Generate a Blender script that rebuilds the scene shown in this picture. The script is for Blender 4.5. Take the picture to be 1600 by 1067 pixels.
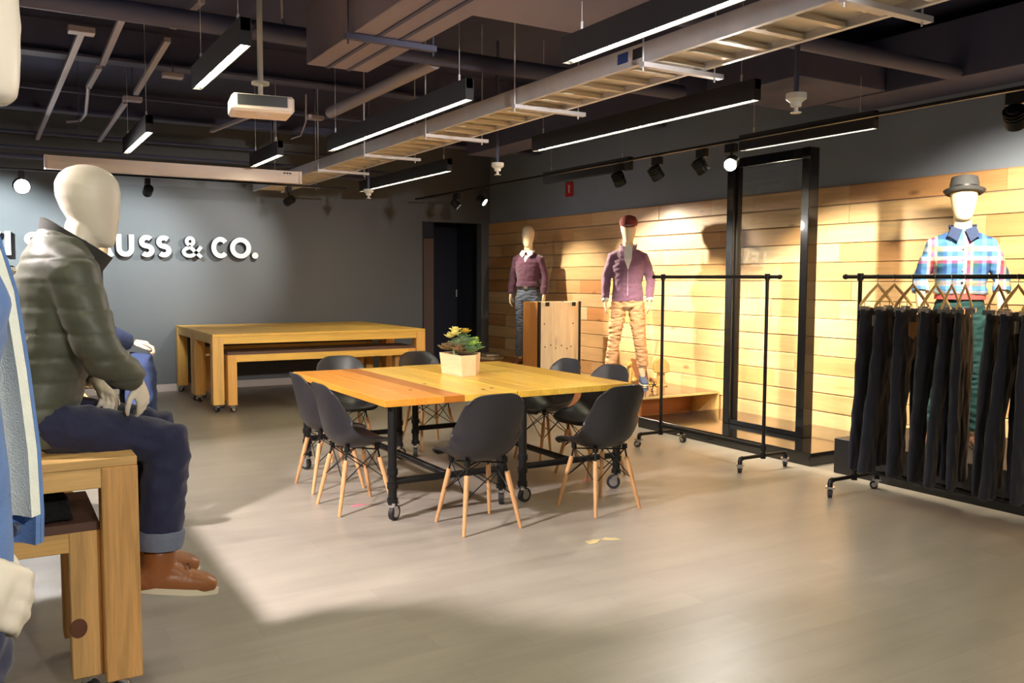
import bpy, bmesh, math, random
import numpy as np
from mathutils import Vector, Matrix, noise

# ------------------------------------------------------------------ reset
for o in list(bpy.data.objects): bpy.data.objects.remove(o)
scene = bpy.context.scene
C = scene.collection
random.seed(7)
rng = np.random.RandomState(5)
PI = math.pi
R = math.radians

# ------------------------------------------------------------------ camera
CAM_H = 1.465
FPX = 1370.3                       # focal length in pixels of the 1600 x 1067 frame
YAW, PIT, ROL = R(30.7305), R(-4.0265), R(0.2368)
_f = Vector((math.sin(YAW)*math.cos(PIT), math.cos(YAW)*math.cos(PIT), math.sin(PIT)))
_r = Vector((math.cos(YAW), -math.sin(YAW), 0))
_u = _r.cross(_f)
_r2 = math.cos(ROL)*_r + math.sin(ROL)*_u
_u2 = -math.sin(ROL)*_r + math.cos(ROL)*_u
cam_d = bpy.data.cameras.new('camera')
cam_d.sensor_width = 36.0
cam_d.lens = FPX/1600*36.0
cam_d.clip_start = 0.02
cam = bpy.data.objects.new('camera', cam_d)
C.objects.link(cam)
cam.matrix_world = Matrix(((_r2.x, _u2.x, -_f.x, 0), (_r2.y, _u2.y, -_f.y, 0), (_r2.z, _u2.z, -_f.z, CAM_H), (0, 0, 0, 1)))
scene.camera = cam

def ray(px, py):
    return _r2*((px-800)/FPX) - _u2*((py-533.5)/FPX) + _f
def at(px, py, X=None, Y=None, Z=None):
    d = ray(px, py)
    if X is not None: t = X/d.x
    elif Y is not None: t = Y/d.y
    else: t = (Z-CAM_H)/d.z
    return d*t + Vector((0, 0, CAM_H))

# ------------------------------------------------------------------ world, exposure
w = bpy.data.worlds.new('world'); scene.world = w; w.use_nodes = True
w.node_tree.nodes['Background'].inputs[0].default_value = (0.5, 0.52, 0.6, 1)
w.node_tree.nodes['Background'].inputs[1].default_value = 0.0
scene.view_settings.view_transform = 'Standard'
scene.view_settings.look = 'None'
scene.view_settings.gamma = 1.0
scene.view_settings.use_curve_mapping = False
scene.view_settings.exposure = 1.55
TUBE_STRENGTH = 21.0       # linear fixtures
SPOT_W = 0.85              # scales all spot lamps

# ------------------------------------------------------------------ room numbers
XR, YB, XL, YF, ZC = 6.71, 12.02, -3.2, -3.0, 3.5

# ------------------------------------------------------------------ materials
def lin(c):
    return tuple(((v/255)/12.92 if v/255 <= 0.04045 else ((v/255+0.055)/1.055)**2.4) for v in c) + (1.0,)
MATS = {}
def new_mat(name):
    m = bpy.data.materials.new(name); m.use_nodes = True
    nt = m.node_tree; b = nt.nodes['Principled BSDF']
    MATS[name] = m
    return m, nt, b
def N(nt, t, **kw):
    n = nt.nodes.new(t)
    for k, v in kw.items(): setattr(n, k, v)
    return n
def plain(name, col, rough=0.5, metal=0.0, var=0.12, scale=8.0, bump=0.0, bscale=60.0, coat=0.0, sheen=0.0, spec=None, detail=3.0, stretch=None, trans=0.0):
    m, nt, b = new_mat(name)
    L = nt.links
    tc = N(nt, 'ShaderNodeTexCoord')
    src = tc.outputs['Object']
    if stretch:
        mp = N(nt, 'ShaderNodeMapping'); mp.inputs['Scale'].default_value = stretch
        L.new(src, mp.inputs[0]); src = mp.outputs[0]
    nz = N(nt, 'ShaderNodeTexNoise'); nz.inputs['Scale'].default_value = scale; nz.inputs['Detail'].default_value = detail
    L.new(src, nz.inputs['Vector'])
    mx = N(nt, 'ShaderNodeMix', data_type='RGBA')
    c = lin(col)
    mx.inputs['A'].default_value = tuple(v*(1-var) for v in c[:3])+(1,)
    mx.inputs['B'].default_value = tuple(min(1, v*(1+var)) for v in c[:3])+(1,)
    L.new(nz.outputs['Fac'], mx.inputs['Factor'])
    L.new(mx.outputs['Result'], b.inputs['Base Color'])
    b.inputs['Roughness'].default_value = rough; b.inputs['Metallic'].default_value = metal
    b.inputs['Coat Weight'].default_value = coat
    b.inputs['Sheen Weight'].default_value = sheen
    if spec is not None: b.inputs['Specular IOR Level'].default_value = spec
    if bump:
        n2 = N(nt, 'ShaderNodeTexNoise'); n2.inputs['Scale'].default_value = bscale; n2.inputs['Detail'].default_value = 3
        L.new(src, n2.inputs['Vector'])
        bp = N(nt, 'ShaderNodeBump'); bp.inputs['Strength'].default_value = bump; bp.inputs['Distance'].default_value = 0.01
        L.new(n2.outputs['Fac'], bp.inputs['Height']); L.new(bp.outputs['Normal'], b.inputs['Normal'])
    return m
def wood(name, cols, axis='y', rough=0.45, scale=1.0, knots=0.35, coat=0.0, world=False, contrast=0.35, grain=1.0):
    """cols: list of sRGB tones; each object picks its own tone, the grain runs along axis."""
    cols = list(cols)*2 if len(cols) < 2 else list(cols)
    m, nt, b = new_mat(name); L = nt.links
    oi = N(nt, 'ShaderNodeObjectInfo')
    if world:
        src = N(nt, 'ShaderNodeNewGeometry').outputs['Position']
    else:
        src = N(nt, 'ShaderNodeTexCoord').outputs['Object']
    ad = N(nt, 'ShaderNodeVectorMath', operation='MULTIPLY_ADD')
    L.new(src, ad.inputs[0]); ad.inputs[1].default_value = (1, 1, 1)
    off = N(nt, 'ShaderNodeVectorMath', operation='SCALE'); off.inputs[0].default_value = (37.0, 53.0, 41.0)
    L.new(oi.outputs['Random'], off.inputs['Scale']); L.new(off.outputs[0], ad.inputs[2])
    mp = N(nt, 'ShaderNodeMapping')
    s = [14.0*scale]*3; s['xyz'.index(axis)] = 0.9*scale
    mp.inputs['Scale'].default_value = s; L.new(ad.outputs[0], mp.inputs[0])
    n1 = N(nt, 'ShaderNodeTexNoise'); n1.inputs['Scale'].default_value = 1.2; n1.inputs['Detail'].default_value = 5; n1.inputs['Distortion'].default_value = 0.8
    L.new(mp.outputs[0], n1.inputs['Vector'])
    n2 = N(nt, 'ShaderNodeTexNoise'); n2.inputs['Scale'].default_value = 7.0; n2.inputs['Detail'].default_value = 4
    L.new(mp.outputs[0], n2.inputs['Vector'])
    rp = N(nt, 'ShaderNodeValToRGB'); e = rp.color_ramp
    while len(e.elements) < len(cols): e.elements.new(0.5)
    for i, c in enumerate(cols):
        e.elements[i].position = (i+0.5)/len(cols) if len(cols) > 1 else 0; e.elements[i].color = lin(c)
    L.new(oi.outputs['Random'], rp.inputs[0])
    # grain multiplies the tone
    g = N(nt, 'ShaderNodeMapRange'); g.inputs['From Min'].default_value = 0.3; g.inputs['From Max'].default_value = 0.7
    g.inputs['To Min'].default_value = 1-contrast; g.inputs['To Max'].default_value = 1+contrast*0.5
    L.new(n1.outputs['Fac'], g.inputs['Value'])
    g2 = N(nt, 'ShaderNodeMapRange'); g2.inputs['From Min'].default_value = 0.3; g2.inputs['From Max'].default_value = 0.7
    g2.inputs['To Min'].default_value = 1-0.10*grain; g2.inputs['To Max'].default_value = 1+0.06*grain
    L.new(n2.outputs['Fac'], g2.inputs['Value'])
    mul = N(nt, 'ShaderNodeMath', operation='MULTIPLY'); L.new(g.outputs[0], mul.inputs[0]); L.new(g2.outputs[0], mul.inputs[1])
    hs = N(nt, 'ShaderNodeHueSaturation'); L.new(rp.outputs[0], hs.inputs['Color']); L.new(mul.outputs[0], hs.inputs['Value'])
    out = hs.outputs[0]
    if knots:
        mk = N(nt, 'ShaderNodeMapping'); sk = [5.5*scale]*3; sk['xyz'.index(axis)] = 2.2*scale
        mk.inputs['Scale'].default_value = sk; L.new(ad.outputs[0], mk.inputs[0])
        vo = N(nt, 'ShaderNodeTexVoronoi'); vo.inputs['Scale'].default_value = 1.0; L.new(mk.outputs[0], vo.inputs['Vector'])
        kr = N(nt, 'ShaderNodeMapRange'); kr.inputs['From Min'].default_value = 0.04; kr.inputs['From Max'].default_value = 0.13
        kr.inputs['To Min'].default_value = knots; kr.inputs['To Max'].default_value = 0.0
        L.new(vo.outputs['Distance'], kr.inputs['Value'])
        mx = N(nt, 'ShaderNodeMix', data_type='RGBA'); L.new(kr.outputs[0], mx.inputs['Factor']); L.new(out, mx.inputs['A'])
        mx.inputs['B'].default_value = lin((70, 36, 22)); out = mx.outputs['Result']
    L.new(out, b.inputs['Base Color'])
    b.inputs['Roughness'].default_value = rough; b.inputs['Coat Weight'].default_value = coat; b.inputs['Coat Roughness'].default_value = 0.2
    bp = N(nt, 'ShaderNodeBump'); bp.inputs['Strength'].default_value = 0.15; bp.inputs['Distance'].default_value = 0.004
    L.new(n2.outputs['Fac'], bp.inputs['Height']); L.new(bp.outputs['Normal'], b.inputs['Normal'])
    return m
def emit(name, col, strength):
    m, nt, b = new_mat(name)
    b.inputs['Base Color'].default_value = lin(col)
    b.inputs['Emission Color'].default_value = lin(col); b.inputs['Emission Strength'].default_value = strength
    return m
def glass(name, col=(250, 252, 252), rough=0.0):
    m, nt, b = new_mat(name); L = nt.links
    for n in list(nt.nodes):
        if n.type == 'BSDF_PRINCIPLED': nt.nodes.remove(n)
    out = [n for n in nt.nodes if n.type == 'OUTPUT_MATERIAL'][0]
    tr = N(nt, 'ShaderNodeBsdfTransparent'); tr.inputs[0].default_value = lin(col)
    gl = N(nt, 'ShaderNodeBsdfGlossy'); gl.inputs['Roughness'].default_value = rough
    ge = N(nt, 'ShaderNodeNewGeometry')
    dt = N(nt, 'ShaderNodeVectorMath', operation='DOT_PRODUCT'); L.new(ge.outputs['Normal'], dt.inputs[0]); L.new(ge.outputs['Incoming'], dt.inputs[1])
    ab = N(nt, 'ShaderNodeMath', operation='ABSOLUTE'); L.new(dt.outputs['Value'], ab.inputs[0])
    om = N(nt, 'ShaderNodeMath', operation='SUBTRACT'); om.inputs[0].default_value = 1.0; L.new(ab.outputs[0], om.inputs[1])
    pw = N(nt, 'ShaderNodeMath', operation='POWER'); L.new(om.outputs[0], pw.inputs[0]); pw.inputs[1].default_value = 5.0
    fr = N(nt, 'ShaderNodeMath', operation='MULTIPLY_ADD'); L.new(pw.outputs[0], fr.inputs[0]); fr.inputs[1].default_value = 0.9; fr.inputs[2].default_value = 0.045
    mx = N(nt, 'ShaderNodeMixShader'); L.new(fr.outputs[0], mx.inputs[0]); L.new(tr.outputs[0], mx.inputs[1]); L.new(gl.outputs[0], mx.inputs[2])
    L.new(mx.outputs[0], out.inputs['Surface'])
    return m

plain('wall_grey', (100, 103, 108), 0.75, var=0.05, scale=2.0, bump=0.08, bscale=120)
plain('wall_blue_grey', (140, 152, 172), 0.75, var=0.05, scale=2.0, bump=0.08, bscale=120)
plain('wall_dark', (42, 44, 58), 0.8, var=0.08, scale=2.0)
plain('door_brown', (92, 74, 70), 0.55, var=0.1, scale=3.0, stretch=(20, 20, 1))
plain('base_white', (196, 184, 180), 0.6, var=0.06)
plain('deck_dark', (60, 62, 92), 0.85, var=0.2, scale=1.5, bump=0.2, bscale=8)
plain('ceil_paint', (84, 86, 114), 0.7, var=0.15, scale=4.0)
plain('ceil_black', (44, 43, 50), 0.6, var=0.12, scale=4.0)
plain('duct_paint', (146, 136, 152), 0.6, var=0.08, scale=3.0)
plain('conduit_paint', (178, 168, 178), 0.5, var=0.1, scale=6.0)
plain('galvanised', (224, 222, 230), 0.45, 0.15, var=0.12, scale=9.0)
plain('rung_metal', (226, 216, 200), 0.45, 0.2, var=0.1, scale=12.0)
plain('black_metal', (26, 26, 28), 0.42, 0.4, var=0.1, scale=20)
plain('black_paint', (24, 24, 27), 0.5, 0.0, var=0.15, scale=10)
plain('black_gloss', (20, 20, 22), 0.13, 0.0, var=0.1, scale=5, coat=0.4)
plain('black_plastic', (38, 37, 42), 0.36, var=0.08, scale=30, bump=0.05, bscale=300)
plain('chrome', (205, 205, 208), 0.22, 0.9, var=0.05)
plain('rubber', (28, 28, 30), 0.6, var=0.1)
plain('cream_plastic', (246, 230, 222), 0.5, var=0.04)
plain('white_plastic', (225, 222, 215), 0.45, var=0.04)
plain('lamp_lens', (235, 235, 235), 0.1, 0.6, var=0.03)
plain('skin_white', (232, 222, 206), 0.42, var=0.03)
plain('skin_cream', (226, 206, 172), 0.40, var=0.04)
plain('olive_nylon', (82, 84, 72), 0.5, var=0.12, scale=10, bump=0.12, bscale=30, sheen=0.1)
plain('olive_dark', (44, 45, 42), 0.7, var=0.1, scale=20)
plain('denim_dark', (34, 38, 72), 0.85, var=0.25, scale=60, bump=0.15, bscale=400, sheen=0.15)
plain('denim_cuff', (116, 126, 150), 0.85, var=0.18, scale=50, bump=0.2, bscale=300)
plain('denim_blue', (92, 128, 188), 0.85, var=0.28, scale=26, bump=0.2, bscale=300, sheen=0.1)
plain('denim_mid', (44, 60, 98), 0.85, var=0.2, scale=40, bump=0.2, bscale=300)
plain('sherpa', (236, 240, 230), 0.95, var=0.10, scale=40, bump=0.35, bscale=320, sheen=0.4)
plain('leather_tan', (150, 92, 52), 0.38, var=0.16, scale=8, bump=0.1, bscale=90)
plain('leather_brown', (104, 64, 44), 0.45, var=0.2, scale=9, bump=0.1, bscale=90)
plain('sole_cream', (222, 214, 192), 0.6, var=0.05)
plain('knit_burgundy', (74, 38, 62), 0.9, var=0.14, scale=18, bump=0.25, bscale=200, sheen=0.3)
plain('knit_purple', (122, 86, 114), 0.9, var=0.14, scale=18, bump=0.25, bscale=200, sheen=0.3)
plain('shirt_white', (226, 222, 222), 0.8, var=0.05, scale=15)
plain('chino_tan', (192, 150, 112), 0.85, var=0.1, scale=10, bump=0.1, bscale=200)
plain('trouser_grey', (74, 82, 100), 0.85, var=0.15, scale=14, bump=0.1, bscale=200)
plain('trouser_green', (24, 66, 68), 0.85, var=0.15, scale=14, bump=0.1, bscale=200)
plain('trouser_black', (28, 29, 44), 0.85, var=0.25, scale=9, bump=0.15, bscale=250, sheen=0.15)
plain('black_knit', (22, 22, 24), 0.95, var=0.3, scale=80, bump=0.8, bscale=120)
plain('cap_red', (120, 48, 42), 0.85, var=0.15, scale=40, bump=0.3, bscale=250)
plain('hat_dark', (56, 58, 62), 0.85, var=0.15, scale=40, bump=0.2, bscale=250)
plain('belt_red', (206, 84, 84), 0.8, var=0.08, scale=30)
plain('boot_blue', (76, 92, 126), 0.7, var=0.25, scale=20, bump=0.1)
plain('sign_red', (196, 34, 44), 0.4, var=0.03)
plain('letter_face', (204, 206, 206), 0.35, 0.1, var=0.03)
plain('letter_side', (58, 60, 62), 0.5, 0.1, var=0.06)
plain('patch_tan', (196, 138, 92), 0.6, var=0.1, scale=40)
plain('tag_white', (214, 212, 210), 0.6, var=0.04)
plain('sticker_blue', (48, 74, 150), 0.4, var=0.05)
plain('pink_tape', (236, 124, 150), 0.6, var=0.05)
plain('paper_scrap', (196, 178, 130), 0.7, var=0.12, scale=30)
plain('brass', (206, 170, 72), 0.25, 0.9, var=0.1)
plain('book_cover', (126, 116, 104), 0.7, var=0.15)
plain('book_page', (206, 186, 154), 0.8, var=0.1, stretch=(1, 1, 60), scale=6)
plain('soil', (50, 38, 30), 0.95, var=0.3, scale=60, bump=0.6)
plain('leaf_green', (84, 112, 70), 0.55, var=0.25, scale=25)
plain('leaf_sage', (112, 128, 92), 0.55, var=0.25, scale=25)
plain('leaf_lime', (160, 190, 90), 0.5, var=0.2, scale=25)
plain('leaf_brown', (104, 86, 60), 0.6, var=0.3, scale=25)
plain('leaf_cream', (206, 198, 118), 0.5, var=0.2, scale=25)
plain('leaf_gold', (206, 172, 66), 0.4, 0.3, var=0.2, scale=25)
plain('timber_dark_and_shade', (96, 68, 58), 0.55, var=0.2, scale=3, stretch=(1, 12, 12))  # bench tops painted dark brown for the shade there; also knots, bolt holes
wood('plank_wood', [(226, 184, 134), (216, 164, 108), (234, 200, 150), (224, 180, 128), (206, 144, 92), (236, 198, 148), (228, 190, 138), (240, 214, 172)], 'y', 0.42, 0.8, 0.6, coat=0.12, world=True, contrast=0.16, grain=0.8)
wood('table_board_orange', [(222, 140, 48), (228, 152, 56)], 'y', 0.32, 1.0, 0.0, coat=0.25, contrast=0.18)
wood('table_board_brown', [(176, 104, 30), (186, 112, 36)], 'y', 0.32, 1.0, 0.0, coat=0.25, contrast=0.2)
wood('table_board_yellow', [(226, 180, 70), (234, 190, 82), (216, 170, 66)], 'y', 0.32, 1.0, 0.0, coat=0.25, contrast=0.16)
wood('pine_yellow', [(246, 192, 88), (250, 200, 98), (242, 186, 84)], 'x', 0.42, 0.7, 0.0, contrast=0.14)
wood('pine_leg', [(246, 188, 100), (248, 194, 108), (242, 180, 94)], 'z', 0.42, 0.7, 0.3, contrast=0.16)
wood('pine_fg', [(232, 184, 120), (226, 172, 108)], 'z', 0.45, 1.3, 0.35, contrast=0.3)
wood('pine_fg_x', [(232, 188, 124), (226, 180, 114)], 'x', 0.45, 1.0, 0.0, contrast=0.22)
wood('chair_beech', [(212, 160, 110), (218, 168, 118)], 'z', 0.4, 2.0, 0.0, contrast=0.12)
wood('ply_light', [(250, 240, 212)], 'z', 0.5, 0.6, 0.3, contrast=0.10)
wood('ply_orange', [(206, 136, 70)], 'z', 0.5, 0.8, 0.0, contrast=0.10)
wood('ply_edge', [(222, 190, 126)], 'x', 0.5, 2.0, 0.0, contrast=0.2)
wood('ply_brown', [(178, 116, 72)], 'x', 0.5, 1.0, 0.0, contrast=0.15)
wood('planter_wood', [(228, 194, 156)], 'y', 0.5, 1.0, 0.0, contrast=0.1)
wood('hanger_wood', [(206, 166, 98), (156, 104, 62), (220, 184, 118)], 'x', 0.4, 2.0, 0.0, contrast=0.12)
wood('form_wood', [(220, 168, 96)], 'z', 0.4, 1.0, 0.0, contrast=0.12)
emit('tube_emit', (255, 246, 206), TUBE_STRENGTH)
emit('spot_emit', (255, 250, 240), 30.0)
emit('spot_emit_hot', (255, 252, 248), 60.0)
glass('pane_glass')
def floor_mat():
    m, nt, b = new_mat('floor_vinyl'); L = nt.links
    g = N(nt, 'ShaderNodeNewGeometry')
    br = N(nt, 'ShaderNodeTexBrick'); br.inputs['Scale'].default_value = 1.0
    br.inputs['Brick Width'].default_value = 0.92; br.inputs['Row Height'].default_value = 0.153; br.inputs['Mortar Size'].default_value = 0.0012
    br.inputs['Color1'].default_value = lin((150, 143, 134)); br.inputs['Color2'].default_value = lin((157, 150, 141)); br.inputs['Mortar'].default_value = lin((142, 134, 126))
    br.offset = 0.37
    L.new(g.outputs['Position'], br.inputs['Vector'])
    mp = N(nt, 'ShaderNodeMapping'); mp.inputs['Scale'].default_value = (1.6, 7.0, 1.0); L.new(g.outputs['Position'], mp.inputs[0])
    nz = N(nt, 'ShaderNodeTexNoise'); nz.inputs['Scale'].default_value = 1.3; nz.inputs['Detail'].default_value = 5; L.new(mp.outputs[0], nz.inputs['Vector'])
    mr = N(nt, 'ShaderNodeMapRange'); mr.inputs['From Min'].default_value = 0.3; mr.inputs['From Max'].default_value = 0.7; mr.inputs['To Min'].default_value = 0.9; mr.inputs['To Max'].default_value = 1.08
    L.new(nz.outputs['Fac'], mr.inputs['Value'])
    hs = N(nt, 'ShaderNodeHueSaturation'); L.new(br.outputs['Color'], hs.inputs['Color']); L.new(mr.outputs[0], hs.inputs['Value'])
    L.new(hs.outputs[0], b.inputs['Base Color'])
    n3 = N(nt, 'ShaderNodeMapRange'); n3.inputs['To Min'].default_value = 0.30; n3.inputs['To Max'].default_value = 0.46; L.new(nz.outputs['Fac'], n3.inputs['Value'])
    L.new(n3.outputs[0], b.inputs['Roughness'])
floor_mat()
def plaid_mat():
    m, nt, b = new_mat('plaid_cotton'); L = nt.links
    tc = N(nt, 'ShaderNodeTexCoord'); sp = N(nt, 'ShaderNodeSeparateXYZ'); L.new(tc.outputs['Object'], sp.inputs[0])
    def band(sock, period, stops, off=0.0):
        mu = N(nt, 'ShaderNodeMath', operation='MULTIPLY_ADD'); mu.inputs[1].default_value = 1/period; mu.inputs[2].default_value = off; L.new(sock, mu.inputs[0])
        fr = N(nt, 'ShaderNodeMath', operation='FRACT'); L.new(mu.outputs[0], fr.inputs[0])
        rp = N(nt, 'ShaderNodeValToRGB'); rp.color_ramp.interpolation = 'CONSTANT'; e = rp.color_ramp.elements
        while len(e) < len(stops): e.new(0.5)
        for i, (p, c) in enumerate(stops): e[i].position = p; e[i].color = lin(c)
        L.new(fr.outputs[0], rp.inputs[0]); return rp.outputs[0]
    bl, lb, wh, rd, tl, cr = (48, 84, 150), (92, 152, 212), (214, 210, 206), (206, 62, 76), (48, 98, 110), (206, 186, 150)
    v = band(sp.outputs[0], 0.22, [(0, bl), (0.16, lb), (0.32, wh), (0.42, rd), (0.52, cr), (0.6, tl), (0.74, bl), (0.86, lb)], 0.32)
    h = band(sp.outputs[2], 0.24, [(0, lb), (0.2, bl), (0.4, tl), (0.5, rd), (0.58, wh), (0.7, lb), (0.84, cr)], 0.1)
    mx = N(nt, 'ShaderNodeMix', data_type='RGBA'); mx.inputs['Factor'].default_value = 0.42
    L.new(v, mx.inputs['A']); L.new(h, mx.inputs['B']); L.new(mx.outputs['Result'], b.inputs['Base Color'])
    b.inputs['Roughness'].default_value = 0.85
plaid_mat()

# ------------------------------------------------------------------ mesh builder
class MB:
    def __init__(s): s.v = []; s.f = []
    def add(s, vs, fs):
        k = len(s.v); s.v += [tuple(p) for p in vs]; s.f += [tuple(i+k for i in f) for f in fs]; return s
    def box(s, c, d, rot=None, taper=None):
        hx, hy, hz = d[0]/2, d[1]/2, d[2]/2
        vs = []
        for z in (-1, 1):
            t = taper if (taper and z < 0) else 1.0
            for x, y in ((-1, -1), (1, -1), (1, 1), (-1, 1)): vs.append(Vector((x*hx*t, y*hy*t, z*hz)))
        if rot is not None: vs = [rot @ p for p in vs]
        vs = [p+Vector(c) for p in vs]
        return s.add(vs, [(3, 2, 1, 0), (4, 5, 6, 7), (0, 1, 5, 4), (1, 2, 6, 5), (2, 3, 7, 6), (3, 0, 4, 7)])
    def cyl(s, p0, p1, r0, r1=None, n=12, cap=True):
        r1 = r0 if r1 is None else r1
        p0, p1 = Vector(p0), Vector(p1); a = (p1-p0).normalized()
        h = Vector((0, 0, 1)) if abs(a.z) < 0.9 else Vector((1, 0, 0))
        u = a.cross(h).normalized(); q = a.cross(u)
        vs = [p0+(u*math.cos(2*PI*i/n)+q*math.sin(2*PI*i/n))*r0 for i in range(n)] + [p1+(u*math.cos(2*PI*i/n)+q*math.sin(2*PI*i/n))*r1 for i in range(n)]
        fs = [(i, i+n, (i+1) % n+n, (i+1) % n) for i in range(n)]
        if cap: fs += [tuple(range(n)), tuple(range(2*n-1, n-1, -1))]
        return s.add(vs, fs)
    def tube(s, pts, r, n=8):
        pts = [Vector(p) for p in pts]
        return s.loft(pts, [(r, r)]*len(pts), n=n, cap='flat')
    def loft(s, pts, rads, hint=(1, 0, 0), n=16, cap='round'):
        """elliptical rings along pts; rads (along hint, across)"""
        pts = [Vector(p) for p in pts]; rads = list(rads); m = len(pts)
        tg = []
        for i in range(m):
            a = pts[max(0, i-1)]; b = pts[min(m-1, i+1)]
            t = (b-a); tg.append(t.normalized() if t.length > 1e-9 else Vector((0, 0, 1)))
        rings = []
        if cap == 'round':
            a0 = min(rads[0])*0.8; a1 = min(rads[-1])*0.8
            P = [pts[0]-tg[0]*a0*0.95, pts[0]-tg[0]*a0*0.6] + pts + [pts[-1]+tg[-1]*a1*0.6, pts[-1]+tg[-1]*a1*0.95]
            Rr = [(rads[0][0]*0.4, rads[0][1]*0.4), (rads[0][0]*0.82, rads[0][1]*0.82)] + rads + [(rads[-1][0]*0.82, rads[-1][1]*0.82), (rads[-1][0]*0.4, rads[-1][1]*0.4)]
            T = [tg[0], tg[0]] + tg + [tg[-1], tg[-1]]
        else: P, Rr, T = pts, rads, tg
        h = Vector(hint); vs = []
        for p, (ra, rb), t in zip(P, Rr, T):
            u = h - t*h.dot(t)
            if u.length < 1e-4:
                u = t.orthogonal()
            u.normalize(); q = t.cross(u)
            vs += [p+u*math.cos(2*PI*i/n)*ra+q*math.sin(2*PI*i/n)*rb for i in range(n)]
        k = len(P); fs = []
        for j in range(k-1):
            for i in range(n): fs.append((j*n+i, j*n+(i+1) % n, (j+1)*n+(i+1) % n, (j+1)*n+i))
        fs += [tuple(range(n-1, -1, -1)), tuple((k-1)*n+i for i in range(n))]
        return s.add(vs, fs)
    def lathe(s, prof, c=(0, 0, 0), n=20, rot=None, sx=1.0, sy=1.0):
        vs = []; k = len(prof)
        for r, z in prof:
            for i in range(n):
                p = Vector((r*math.cos(2*PI*i/n)*sx, r*math.sin(2*PI*i/n)*sy, z))
                if rot is not None: p = rot @ p
                vs.append(p+Vector(c))
        fs = [(j*n+i, j*n+(i+1) % n, (j+1)*n+(i+1) % n, (j+1)*n+i) for j in range(k-1) for i in range(n)]
        fs += [tuple(range(n-1, -1, -1)), tuple((k-1)*n+i for i in range(n))]
        return s.add(vs, fs)
    def prism(s, poly, z0, z1, rot=None, c=(0, 0, 0)):
        n = len(poly); vs = [Vector((x, y, z0)) for x, y in poly]+[Vector((x, y, z1)) for x, y in poly]
        if rot is not None: vs = [rot @ p for p in vs]
        vs = [p+Vector(c) for p in vs]
        return s.add(vs, [tuple(range(n-1, -1, -1)), tuple(range(n, 2*n))]+[(i, (i+1) % n, (i+1) % n+n, i+n) for i in range(n)])
    def ellipsoid(s, c, r, n=20, m=12, rot=None, egg=0.0):
        prof = []
        vs = []; fs = []
        for j in range(m+1):
            th = PI*j/m; z = -math.cos(th); rr = math.sin(th)
            for i in range(n):
                e = 1+egg*z
                p = Vector((rr*math.cos(2*PI*i/n)*r[0]*e, rr*math.sin(2*PI*i/n)*r[1]*e, z*r[2]))
                if rot is not None: p = rot @ p
                vs.append(p+Vector(c))
        for j in range(m):
            for i in range(n): fs.append((j*n+i, j*n+(i+1) % n, (j+1)*n+(i+1) % n, (j+1)*n+i))
        return s.add(vs, fs)
    def mesh(s, name, smooth=False, bevel=0.0, merge=False):
        me = bpy.data.meshes.new(name); me.from_pydata(s.v, [], s.f); me.update()
        bm = bmesh.new(); bm.from_mesh(me)
        if merge: bmesh.ops.remove_doubles(bm, verts=bm.verts, dist=1e-5)
        bmesh.ops.recalc_face_normals(bm, faces=bm.faces)
        if bevel: bmesh.ops.bevel(bm, geom=list(bm.edges), offset=bevel, segments=1, affect='EDGES')
        bm.to_mesh(me); bm.free()
        if smooth:
            me.polygons.foreach_set('use_smooth', [True]*len(me.polygons))
            try: me.set_sharp_from_angle(angle=R(42))
            except Exception: pass
        return me
    def build(s, name, mat, parent=None, smooth=False, bevel=0.0, merge=False):
        return put(name, s.mesh(name, smooth, bevel, merge), mat, parent)
def put(name, me, mat, parent=None):
    if mat and not me.materials: me.materials.append(MATS[mat])
    o = bpy.data.objects.new(name, me); C.objects.link(o)
    if parent is not None: o.parent = parent
    return o
def tag(o, label=None, cat=None, group=None, kind=None):
    if label: o['label'] = label
    if cat: o['category'] = cat
    if group: o['group'] = group
    if kind: o['kind'] = kind
    return o
def empty(name, loc=(0, 0, 0), rz=0.0, label=None, cat=None, group=None):
    o = bpy.data.objects.new(name, None); C.objects.link(o); o.location = loc; o.rotation_euler = (0, 0, rz); o.empty_display_size = 0.1
    return tag(o, label, cat, group)
def copy_tree(o, parent=None):
    c = o.copy(); C.objects.link(c); c.parent = parent
    for ch in list(o.children): copy_tree(ch, c)
    return c
def child_inv(o, parent):
    """parent o but keep vertex data given in world coordinates (parent has only a location)"""
    o.parent = parent; o.location = -Vector(parent.location); return o
def struct(o): o['kind'] = 'structure'; return o
def bx(name, mat, x0, x1, y0, y1, z0, z1, parent=None, bevel=0.0):
    c = Vector(((x0+x1)/2, (y0+y1)/2, (z0+z1)/2))
    o = MB().box((0, 0, 0), (x1-x0, y1-y0, z1-z0)).build(name, mat, None, bevel=bevel)
    if parent is not None:
        o.parent = parent; o.location = c-Vector(parent.location)
    else: o.location = c
    return o

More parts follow.
